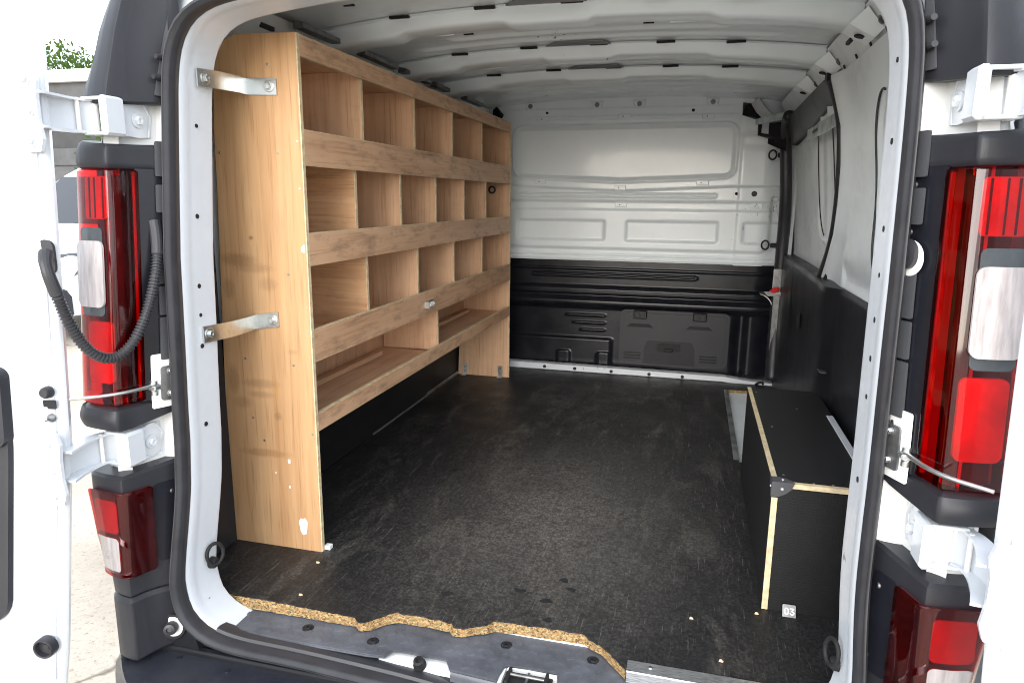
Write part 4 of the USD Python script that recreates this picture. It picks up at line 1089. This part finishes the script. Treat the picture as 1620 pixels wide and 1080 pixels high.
# zinc bracket on the right pillar
zb = obj(van, "pillar_bracket", [bx(.768, .772, 1.10, 1.72, 1.158, 1.202, .0008)], "zinc", 20, "long zinc bracket bolted to the right door pillar")
zb2 = obj(zb, "end_plate", bar([(.772, 1.10, 1.178), (.785, 1.085, 1.177), (.805, 1.075, 1.177)], .052, .004, (0, 0, 1)), "zinc", 20)
obj(zb, "slot", ext(rrect(-.075, .035, -.006, .006, .005), .0012, (.7678, 1.55, 1.182), (0, 1, 0), (0, 0, 1), (-1, 0, 0)), "seam", 20)
obj(zb, "bolt", bolt((.788, 1.080, 1.177), (-.6, -.8, 0), .010), "void_black", 30)

# ================================================================== FLOOR BOARD
ct = np.array([(-.668, -.001), (-.655, .011), (-.525, .010), (-.327, .005), (-.305, -.010), (-.287, -.002), (-.266, .025), (-.242, .047), (-.16, .047), (-.107, .044), (-.097, .030), (-.074, .030), (-.047, .048), (-.028, .056), (-.017, .076),
               (.096, .083), (.188, .083), (.198, .067), (.227, .053), (.254, .026), (.279, -.001), (.287, -.011)])
cb = np.array([(-.667, -.008), (-.650, -.003), (-.52, -.001), (-.318, -.001), (-.305, -.013), (-.282, -.004), (-.26, .022), (-.233, .040), (-.159, .040), (-.107, .037), (-.097, .026), (-.075, .027), (-.05, .044), (-.03, .052), (-.012, .066),
               (.099, .072), (.19, .074), (.206, .062), (.230, .049), (.255, .022), (.278, -.004), (.286, -.013)])
fl = thing("floor_board", "black phenolic plywood load floor with a worn mesh surface and ragged chipboard rear edge", "floor board", (0, 1.2, -.019))


def dense(P, seg=.008):
    out, jit = [], []
    for a, b in zip(P[:-1], P[1:]):
        k = max(1, int(np.linalg.norm(b - a) / seg))
        for i in range(k): out.append(a + (b - a) * i / k)
    out.append(P[-1])
    return np.array(out)


tt = np.linspace(0, 1, 260)
dct = np.r_[0, np.cumsum(np.linalg.norm(np.diff(ct, axis=0), axis=1))]; dct /= dct[-1]
dcb = dct
top_e = np.c_[np.interp(tt, dct, ct[:, 0]), np.interp(tt, dct, ct[:, 1])]
bot_e = np.c_[np.interp(tt, dcb, cb[:, 0]), np.interp(tt, dcb, cb[:, 1])]
top_e[:, 1] += (meshkit.noise(np.c_[top_e * 160, np.zeros(260)], 3) - .5) * .004 + (meshkit.noise(np.c_[top_e * 45, np.zeros(260)], 9) - .5) * .005
bot_e[:, 1] += (meshkit.noise(np.c_[bot_e * 90, np.zeros(260)], 5) - .5) * .003
out = [tuple(p) for p in top_e] + [(.664, -.008), (.668, .008), (.806, .020), (.806, 2.395), (-.828, 2.395), (-.828, .020), (-.672, .006)]
FP = Polygon(out).buffer(0)
hole = Polygon([(.575, 2.255), (.90, 2.255), (.90, 1.24), (.575, 1.24)])
FP = FP.difference(hole)
board = obj(fl, "board", ext(FP, .003, (0, 0, -.003), (1, 0, 0), (0, 1, 0), (0, 0, 1)), "phenolic_floor", False)
FPin = Polygon([tuple(p + [0, .012]) for p in ct] + [(.655, .0), (.665, .11), (.80, .14), (.80, 2.39), (-.82, 2.39), (-.82, .14), (-.66, .11)]).buffer(0).difference(hole.buffer(.002))
obj(fl, "core", ext(FPin, .0145, (0, 0, -.0185), (1, 0, 0), (0, 1, 0), (0, 0, 1)), "chipboard", False)
mid = (top_e + bot_e) / 2 + np.c_[np.zeros(260), (meshkit.noise(np.c_[top_e * 220, np.ones(260)], 4) - .6) * .005]
G = np.stack([np.c_[top_e, np.full(260, -.0026)], np.c_[mid, np.full(260, -.010)], np.c_[bot_e + [0, -.002], np.full(260, -.0192)]])
obj(fl, "chipboard_edge", grid(*np.moveaxis(G, -1, 0)), "chipboard", 30)
al = obj(fl, "edge_trim", [bx(.288, .665, -.018, .018, .0004, .0026, .0008), bx(.288, .665, -.0205, -.018, -.022, .0026, .0008)], "aluminium", 20, "aluminium angle along the right of the load edge")
for x in (.335, .52, .66):
    obj(al, "rivet", disc((x, .004, .0024), (0, 0, 1), .0045, .002, 12), "zinc", 30)
for x, y in ((-.303, .08), (-.156, .148), (.009, .209), (.106, .283), (.132, .246), (.082, .184), (.100, .111)):
    r_ = .008 + .003 * rng.random()
    pol = Polygon([(r_ * (1 + .35 * math.sin(3 * a + x * 40)) * math.cos(a) * 1.3, r_ * (1 + .3 * math.cos(2 * a + y * 30)) * math.sin(a)) for a in np.linspace(0, 2 * np.pi, 16, endpoint=False)])
    obj(fl, "screw_hole", ext(pol, .0006, (x, y, .0001), (1, 0, 0), (0, 1, 0), (0, 0, 1)), "void_black", False)
rc = obj(fl, "step_edge_strip", [bx(.556, .5765, 1.26, 2.245, .0004, .0024, .0008), bx(.5745, .5765, 1.26, 2.245, -.020, .0024, .0008)], "zinc", 20)
obj(fl, "step_edge", bx(.578, .806, 2.2535, 2.2545, -.0180, -.0005), "chipboard", False)
obj(van, "side_step", [bx(.577, .84, 1.22, 2.26, -.0175, -.0145, .001)], "white_paint_lifted", 20, "white floor of the side door step")

# ================================================================== SHELVING
XF, YN, YF = -.545, .247, 2.184
sh = thing("shelving_unit", "oak veneered plywood racking with four rows of pigeonholes along the left wall", "shelving", (-.69, 1.2, 0))


def end_profile(front=XF):
    return [(front, 0), (front, 1.302), (-.705, 1.305), (-.735, 1.295), (-.757, 1.268), (-.772, 1.232), (-.783, 1.10), (-.787, .947), (-.828, .0)]


ep = obj(sh, "end_panel", ext(end_profile(-.5475), .0125, (0, YN, 0), (1, 0, 0), (0, 0, 1), (0, 1, 0)), "wood_panel", 10, "scuffed end panel of the racking facing the rear opening")
obj(ep, "ply_edge", bx(-.5474, -.5448, YN + .0004, YN + .0122, .001, 1.3015), "ply_edge", False)
e2 = obj(sh, "end_panel", ext(end_profile(-.5475), .0125, (0, YF - .0125, 0), (1, 0, 0), (0, 0, 1), (0, 1, 0)), "wood_upright", 10)
obj(e2, "ply_edge", bx(-.5474, -.5448, YF - .0121, YF - .0004, .001, 1.3015), "ply_edge", False)
obj(sh, "back_panel", hull([(-.800, y, z) if q == 0 else (-.795, y, z) for q in (0, 1) for y in (YN + .013, YF - .013) for z in (.34,)] + [(-.742 + .004 * q, y, 1.29) for q in (0, 1) for y in (YN + .013, YF - .013)]), "wood_upright", 10)
RL = [(1.253, 1.300), (1.005, 1.088), (.764, .844), (.520, .603), (.336, .383)]
for i, (z0, z1) in enumerate(RL):
    r = obj(sh, "rail", bx(XF - .012, XF, YN + .0128, YF - .0128, z0, z1 - .0012), "wood_rail", False)
    obj(r, "ply_edge", bx(XF - .0118, XF - .0002, YN + .013, YF - .013, z1 - .0012, z1 + .0006), "ply_edge", False)
    obj(r, "ply_edge", bx(XF - .0118, XF - .0002, YN + .013, YF - .013, z0 - .0006, z0 - .00005), "ply_edge", False)
for i, (za, zb_) in enumerate(((1.286, 1.286), (1.030, 1.040), (.790, .800), (.545, .555), (.355, .360))):
    xb = -.742 - .055 * (1.29 - za) / .95
    obj(sh, "shelf_board", hull([(XF - .0125, y, za + q) for y in (YN + .013, YF - .013) for q in (0, -.012)] + [(xb + .006, y, zb_ + q) for y in (YN + .013, YF - .013) for q in (0, -.012)]), "wood_clean", 10)
DV = [((.593, .972, 1.349, 1.733), 1.038, 1.273), ((.538, .846, 1.163, 1.485, 1.793), .798, 1.020), ((.592, .980, 1.354, 1.734), .553, .780), ((1.166,), .362, .535)]
for k, (ysd, z0, z1) in enumerate(DV):
    for j, y in enumerate(ysd):
        xb = -.742 - .055 * (1.29 - (z0 + z1) / 2) / .95 + .008
        m_ = "wood_across" if (k in (1, 2) and j == 0) else "wood_upright"
        zt = {0: 1.253, 1: 1.0045, 2: .7635, 3: .5195}[k]
        dv = obj(sh, "divider", bx(xb, XF - .0145, y - .006, y + .006, z0, z1), m_, False)
        obj(dv, "ply_edge", bx(XF - .0145, XF - .0126, y - .0058, y + .0058, z0, z1 - .001), "ply_edge", False)
for y0, y1 in ((.30, 1.02), (1.25, 2.05)):
    obj(sh, "batten", bx(-.735, -.722, y0, y1, .3615, .378, .001), "wood_clean", False)
# screw heads on the near panel and the rails
for x, z in ((-.625, 1.235), (-.61, 1.033), (-.772, 1.035), (-.556, 1.06), (-.556, .95), (-.552, .815), (-.600, .742), (-.553, .66), (-.74, .52), (-.60, .51), (-.73, .36), (-.552, .60), (-.70, .30), (-.556, .33)):
    obj(ep, "screw", disc((x, YN + .0004, z), (0, -1, 0), .0032, .0012, 10), "zinc", 30)
for z0, z1 in RL[1:]:
    for y in (.6, .98, 1.36, 1.74, 2.05):
        obj(sh, "screw", disc((XF - .0003, y, z0 + .012), (1, 0, 0), .0028, .001, 8), "zinc", 30)
# chips of missing veneer with white filler
pd = Polygon([(-.011, .012), (-.006, .020), (.0, .017), (.005, .022), (.011, .013), (.009, -.004), (.006, -.020), (-.002, -.023), (-.007, -.014), (-.009, .0)]).buffer(.002)
obj(ep, "paint_drip", ext(pd, .0008, (-.598, YN - .0006, .068), (1, 0, 0), (0, 0, 1), (0, 1, 0)), "paint_drip", False)
for x, z, q in ((-.630, .248, .006), (-.632, .176, .004), (-.672, .212, .003), (-.556, .805, .008)):
    obj(ep, "paint_drip", ext(Polygon([(-.5, -.8), (.5, -1), (.7, .6), (0, 1.2), (-.6, .5)]), .0006, (x, YN - .0005, z), (q, 0, 0), (0, 0, q), (0, 1, 0)), "paint_drip", False)


def long_bracket(name_pts, bolts, label):
    P = np.array(name_pts)
    b = obj(sh, "bracket", bar(dense(P, .03), .037, .0035, (0, 0, 1)), "zinc", 25, label)
    for c, n in bolts:
        obj(b, "bolt", bolt(c, n, .0085), "zinc", 30)


long_bracket([(-.6655, .050, 1.176), (-.6615, .098, 1.179), (-.664, .13, 1.181), (-.680, .215, 1.187), (-.684, .234, 1.187), (-.684, .2425, 1.187), (-.672, .2440, 1.186), (-.602, .2440, 1.184)],
             [((-.6630, .073, 1.178), (.99, -.05, 0)), ((-.621, .2420, 1.185), (0, -1, 0))], "upper zinc strap bracket from the door frame to the racking end")
long_bracket([(-.6715, .012, .630), (-.6700, .055, .628), (-.676, .12, .624), (-.694, .215, .619), (-.698, .234, .619), (-.698, .2425, .619), (-.690, .2440, .620), (-.634, .2440, .628)],
             [((-.6695, .030, .629), (.99, -.05, 0)), ((-.650, .2420, .626), (0, -1, 0))], "lower zinc strap bracket from the door frame to the racking end")
for y, x in ((YF - .0125, -.790), (YF - .0125, -.592)):
    b = obj(sh, "angle_bracket", [bx(x - .013, x + .013, y - .003, y, .0005, .060, .0008), bx(x - .013, x + .013, y - .035, y, .0005, .0032, .0008)], "zinc", 20)
    for z in (.022, .044):
        obj(b, "screw", disc((x, y - .0028, z), (0, -1, 0), .004, .002, 10), "dark_steel", 30)
obj(sh, "angle_bracket", [bx(-.548, -.530, YN + .013, YN + .030, .0005, .012, .001)], "white_plastic", 20)
lc = obj(sh, "roller_catch", [bx(XF + .0002, XF + .003, 1.00, 1.085, .546, .570, .0006), bx(XF + .003, XF + .020, 1.0, 1.004, .546, .570, .0006)], "zinc", 20, "small catch with a white roller on the third rail")
obj(lc, "roller", tube([(XF + .013, 1.006, .558), (XF + .013, 1.05, .558)], .009, 14), "white_plastic", 50)
gr = np.array([-.781, 2.165, .985])
obj(sh, "cable_hole", [lathe((-.64, YF - .0126, .975), (0, -1, 0), [(.011, 0), (.020, .0), (.020, .004), (.012, .005), (.011, .002)], 18)], "rubber", 30)

# ================================================================== WHEEL ARCH BOX
X0b, X1b, Y0b, Y1b, ZT = .572, .792, .288, 1.12, .314
wb = thing("wheel_arch_box", "black plywood box over the right wheel arch with raw pale board edges", "box", ((X0b + X1b) / 2, (Y0b + Y1b) / 2, 0))
T_ = .0125
obj(wb, "side_panel", bx(X0b + .0005, X0b + T_, Y0b + T_, Y1b, .0005, ZT - .0006), "phenolic_box", False)
fr = obj(wb, "front_panel", bx(X0b + T_, X1b, Y0b, Y0b + T_, .0005, ZT - .0006), "phenolic_box", False)
tp = obj(wb, "top_panel", bx(X0b + T_, X1b - .0005, Y0b + T_, Y1b, ZT - .012, ZT), "phenolic_box", False)
obj(wb, "back_panel", bx(X0b + T_, X1b - .0005, Y1b - T_, Y1b - .0005, .0005, ZT - .0125), "phenolic_box", False)
obj(wb, "board_edge", bx(X0b, X0b + T_ - .0002, Y0b + .03, Y1b, ZT - .0005, ZT + .0008), "ply_edge", False)
obj(wb, "board_edge", bx(X0b + .045, X1b, Y0b - .0008, Y0b + T_ - .0004, ZT - .0005, ZT + .0008), "ply_edge", False)
obj(wb, "board_edge", bx(X0b - .0006, X0b + T_, Y0b - .0012, Y0b - .0001, .001, ZT - .035), "ply_edge", False)
obj(wb, "board_edge", bx(X0b + .04, X1b, Y0b - .0012, Y0b - .0001, ZT - .010, ZT - .0006), "ply_edge", False)
cpx = obj(wb, "corner_protector", [ext([(-.002, 0), (.046, 0), (.040, .014), (.028, .026), (.012, .032), (-.002, .030)], .0018, (X0b, Y0b - .0022, ZT + .002), (1, 0, 0), (0, 1, 0), (0, 0, 1)),
                                   ext([(-.002, .002), (.046, .002), (.040, -.014), (.028, -.026), (.012, -.034), (-.002, -.034)], .0018, (X0b, Y0b - .0014, ZT + .0018), (1, 0, 0), (0, 0, 1), (0, -1, 0)),
                                   ext([(-.002, .002), (.034, .002), (.026, -.022), (.010, -.034), (-.002, -.034)], .0018, (X0b - .0008, Y0b - .0014, ZT + .0018), (0, 1, 0), (0, 0, 1), (-1, 0, 0))], "grey_trim", 20, "dark metal corner protector")
for c, n in (((X0b + .022, Y0b + .012, ZT + .0036), (0, 0, 1)), ((X0b + .020, Y0b - .0030, ZT - .012), (0, -1, 0)), ((X0b - .0024, Y0b + .010, ZT - .012), (-1, 0, 0))):
    obj(cpx, "rivet", disc(c, n, .0033, .002, 12), "aluminium", 30)
for x, y in ((.60, .34), (.66, .305), (.70, .306), (.595, 1.06), (.70, .9), (.61, .70)):
    obj(tp, "screw", disc((x, y, ZT - .0002), (0, 0, 1), .0028, .0012, 10), "zinc", 30)
tg = obj(wb, "metal_tag", ext(rrect(-.0145, .0145, -.0135, .0155, .003), .0022, (.630, Y0b - .0120, .0095), (1, 0, 0), (0, .45, .89), (0, -.89, .45)), "tag_metal", 20, "small stamped aluminium tag reading 03 at the foot of the box")
dig = meshkit.text_mesh("03", .014, .0008, bold=True)
vv = np.asarray(dig.vertices); vv = vv - [vv[:, 0].mean(), .007, 0]
R3 = np.array([(1, 0, 0), (0, .45, .89), (0, -.89, .45)], float)
dig.vertices = np.array([.630, Y0b - .0120, .0105]) + vv @ R3 + R3[2] * .0021
obj(tg, "stamped_number", dig, "white_plastic", False)

# ---- wood chips on the floor
for i, (x, y, where) in enumerate(((-.528, .194, "beside the foot of the racking end panel"), (-.49, .05, "near the left end of the ragged chipboard edge"), (.414, .203, "right of the middle of the black floor"),
                                   (.475, .066, "behind the aluminium edge trim"), (.560, .262, "at the foot of the wheel arch box"))):
    c = thing("wood_chip", "small pale wood chip lying " + where, "wood chip", (x, y, 0), "wood chips on the load floor")
    a = rng.random() * 3; s_ = .0055
    P = [(x + s_ * k * math.cos(a + t), y + s_ * .6 * k * math.sin(a + t), z) for t, k, z in ((0, 1.2, .0004), (1.3, 1, .0004), (2.6, 1.1, .0004), (4.2, 1, .0004), (5.3, .8, .0004), (.6, .7, .0042), (2.2, .6, .0050), (4.4, .6, .0038))]
    obj(c, "chip", hull(P), "chip_wood", 20)

# ================================================================== GROUND AND BACKGROUND
g = 160.0
gx = np.r_[-g, -30, -12, -6, -3, 0, 3, 6, 12, 30, g]
GX, GY = np.meshgrid(gx, gx)
gm = usdkit.mesh(stage, "/World/ground", grid(GX, GY, 0 * GX), MATS["concrete"])
gm.GetPrim().SetCustomDataByKey("kind", "structure")
gm.GetPrim().SetCustomDataByKey("label", "pale worn concrete yard with cracks")

# garage with white fascia
ga = thing("garage", "grey rendered garage with a white fascia board behind the left door", "garage", (-13.2, 10.6, -H))
obj(ga, "wall", bx(-17.0, -9.0, 9.2, 13.0, -H, 2.60, .01), "rendered_wall", False)
obj(ga, "roof", bx(-17.2, -8.8, 9.02, 13.2, 2.885, 3.03, .02), "roof_grey", False)
obj(ga, "fascia", bx(-17.25, -8.75, 8.98, 9.10, 2.86, 3.06, .01), "fascia_white", False)
obj(ga, "soffit", bx(-17.15, -8.85, 9.1, 13.0, 2.602, 2.88), "roof_grey", False)
dr = obj(ga, "garage_door", bx(-12.4, -9.6, 9.12, 9.19, -H + .02, 1.75, .01), "roof_grey", False)
for k in range(7):
    obj(dr, "door_panel", bx(-12.35, -9.65, 9.09, 9.121, -H + .06 + k * .325, -H + .06 + k * .325 + .30, .008), "roof_grey", False)


def shrub(name, label, c, rad, n, seed):
    r = np.random.default_rng(seed)
    t = thing(name, label, "shrub", (c[0], c[1], c[3]))
    obj(t, "trunk", [tube([(c[0] + .2 * math.cos(a), c[1] + .2 * math.sin(a), c[3]), (c[0] + .5 * rad[0] * math.cos(a), c[1] + .5 * rad[1] * math.sin(a), c[2])], [.06, .02], 8) for a in (0, 1.3, 2.6, 3.9, 5.2)], "chip_wood", True)
    v, f = [], []
    for i in range(n):
        u = r.normal(size=3); u /= np.linalg.norm(u)
        k = r.random() ** .33
        k *= .75 + .5 * meshkit.noise(np.array([u * 3.0]), seed)[0]
        p = np.array(c[:3]) + u * rad * k
        if p[2] < c[3] + .2: continue
        L = .10 + .10 * r.random()
        d1 = r.normal(size=3) + [0, 0, .9]; d1 /= np.linalg.norm(d1)
        d2 = np.cross(d1, r.normal(size=3)); d2 /= np.linalg.norm(d2)
        b = len(v)
        v += [p, p + d1 * L * .5 + d2 * L * .2, p + d1 * L, p + d1 * L * .5 - d2 * L * .2]
        f.append((b, b + 1, b + 2, b + 3))
    obj(t, "crown", to_tm((np.array(v), np.array(f))), "leaf", False)


shrub("green_shrub", "leafy green shrub rising above the garage roof behind the left door", (-16.4, 14.6, 3.0, -H), np.array([2.7, 1.2, 1.75]), 11000, 11)
shrub("green_shrub", "dark shrub standing between the garage and the parked white van", (-7.15, 6.75, .9, -H), np.array([.6, .5, 1.1]), 2500, 12)


# a parked white van in the yard: body lofted along its length, facing the camera
def parked():
    cx, y0, L = -6.45, 4.1, 4.6
    t = thing("parked_van", "white van parked in the yard beyond the left rear door", "van", (cx, y0 + L / 2, -H))
    ysx = [0, .08, .35, .8, 1.0, 1.65, 1.9, 2.6, 4.3, 4.55, 4.6]
    top = [.62, .82, .96, 1.06, 1.14, 1.72, 1.84, 1.90, 1.88, 1.80, 1.5]
    wid = [.78, .84, .89, .92, .93, .94, .95, .95, .95, .93, .90]
    G = []
    for y, tz_, w in zip(ysx, top, wid):
        b = .30
        sh_ = max(.60, min(1.02, tz_ * .75))
        tw = w - .16 * max(0, tz_ - 1.05)
        G.append([(cx - w * .96, y0 + y, b - H), (cx - w, y0 + y, .55 - H), (cx - w, y0 + y, sh_ - H), (cx - tw, y0 + y, tz_ - .06 - H), (cx - tw + .12, y0 + y, tz_ - H), (cx, y0 + y, tz_ + .02 - H),
                  (cx + tw - .12, y0 + y, tz_ - H), (cx + tw, y0 + y, tz_ - .06 - H), (cx + w, y0 + y, sh_ - H), (cx + w, y0 + y, .55 - H), (cx + w * .96, y0 + y, b - H)])
    G = np.array(G)
    caps = []
    for k in (0, -1):
        tri = trimesh.creation.triangulate_polygon(Polygon(G[k][:, [0, 2]]), engine="earcut")
        caps.append(trimesh.Trimesh(np.c_[tri[0][:, 0], np.full(len(tri[0]), G[k][0, 1]), tri[0][:, 1]], tri[1], process=False))
    obj(t, "body", [grid(*np.moveaxis(G, -1, 0))] + caps, "white_paint_dimmed", 35)
    wn = np.array([(0, -(1.72 - 1.14), .65)]); wn = wn[0] / np.linalg.norm(wn[0])
    wn = np.array([0, -.665, .746])
    obj(t, "windscreen", hull([(cx + s * w, y0 + y + o * wn[1], z - H + o * wn[2]) for s in (-1, 1) for w, y, z in ((.80, 1.03, 1.165), (.70, 1.62, 1.69)) for o in (.0, .025)]), "car_glass", 20)
    for s in (-1, 1):
        obj(t, "side_window", hull([(cx + s * (w + o), y0 + y, z - H) for w, y, z in ((.918, 1.15, 1.06), (.918, 2.2, 1.06), (.845, 1.72, 1.58), (.835, 2.2, 1.62)) for o in (-.02, .012)]), "car_glass", 20)
        obj(t, "headlight", hull([(cx + s * x, y0 + y, z - H) for x, y, z in ((.52, .04, .70), (.86, .16, .70), (.60, .13, .90), (.88, .34, .93), (.55, -.01, .74), (.87, .20, .74), (.9, .34, .78))]), "lamp_frame", 30)
        obj(t, "mirror", [bx(min(cx + s * .98, cx + s * 1.16), max(cx + s * .98, cx + s * 1.16), y0 + 1.15, y0 + 1.26, 1.08 - H, 1.36 - H, .03), tube([(cx + s * .92, y0 + 1.2, 1.12 - H), (cx + s * 1.0, y0 + 1.2, 1.14 - H)], .025, 8)], "black_trim", 30)
        for y in (.85, 3.65):
            w = obj(t, "wheel", lathe((cx + s * .72, y0 + y, .33 - H), (s, 0, 0), [(.2, 0), (.31, 0), (.33, .03), (.33, .17), (.31, .21), (.2, .2)], 28), "tyre", 40)
            obj(w, "rim", lathe((cx + s * .80, y0 + y, .33 - H), (s, 0, 0), [(.2, .0), (.2, .11), (.12, .08), (0, .10)], 20), "zinc", 40)
    obj(t, "bumper", bx(cx - .84, cx + .84, y0 - .07, y0 + .16, .28 - H, .60 - H, .04), "black_trim", 30)
    obj(t, "grille", bx(cx - .48, cx + .48, y0 - .015, y0 + .05, .64 - H, .76 - H, .01), "void_black", 30)


parked()
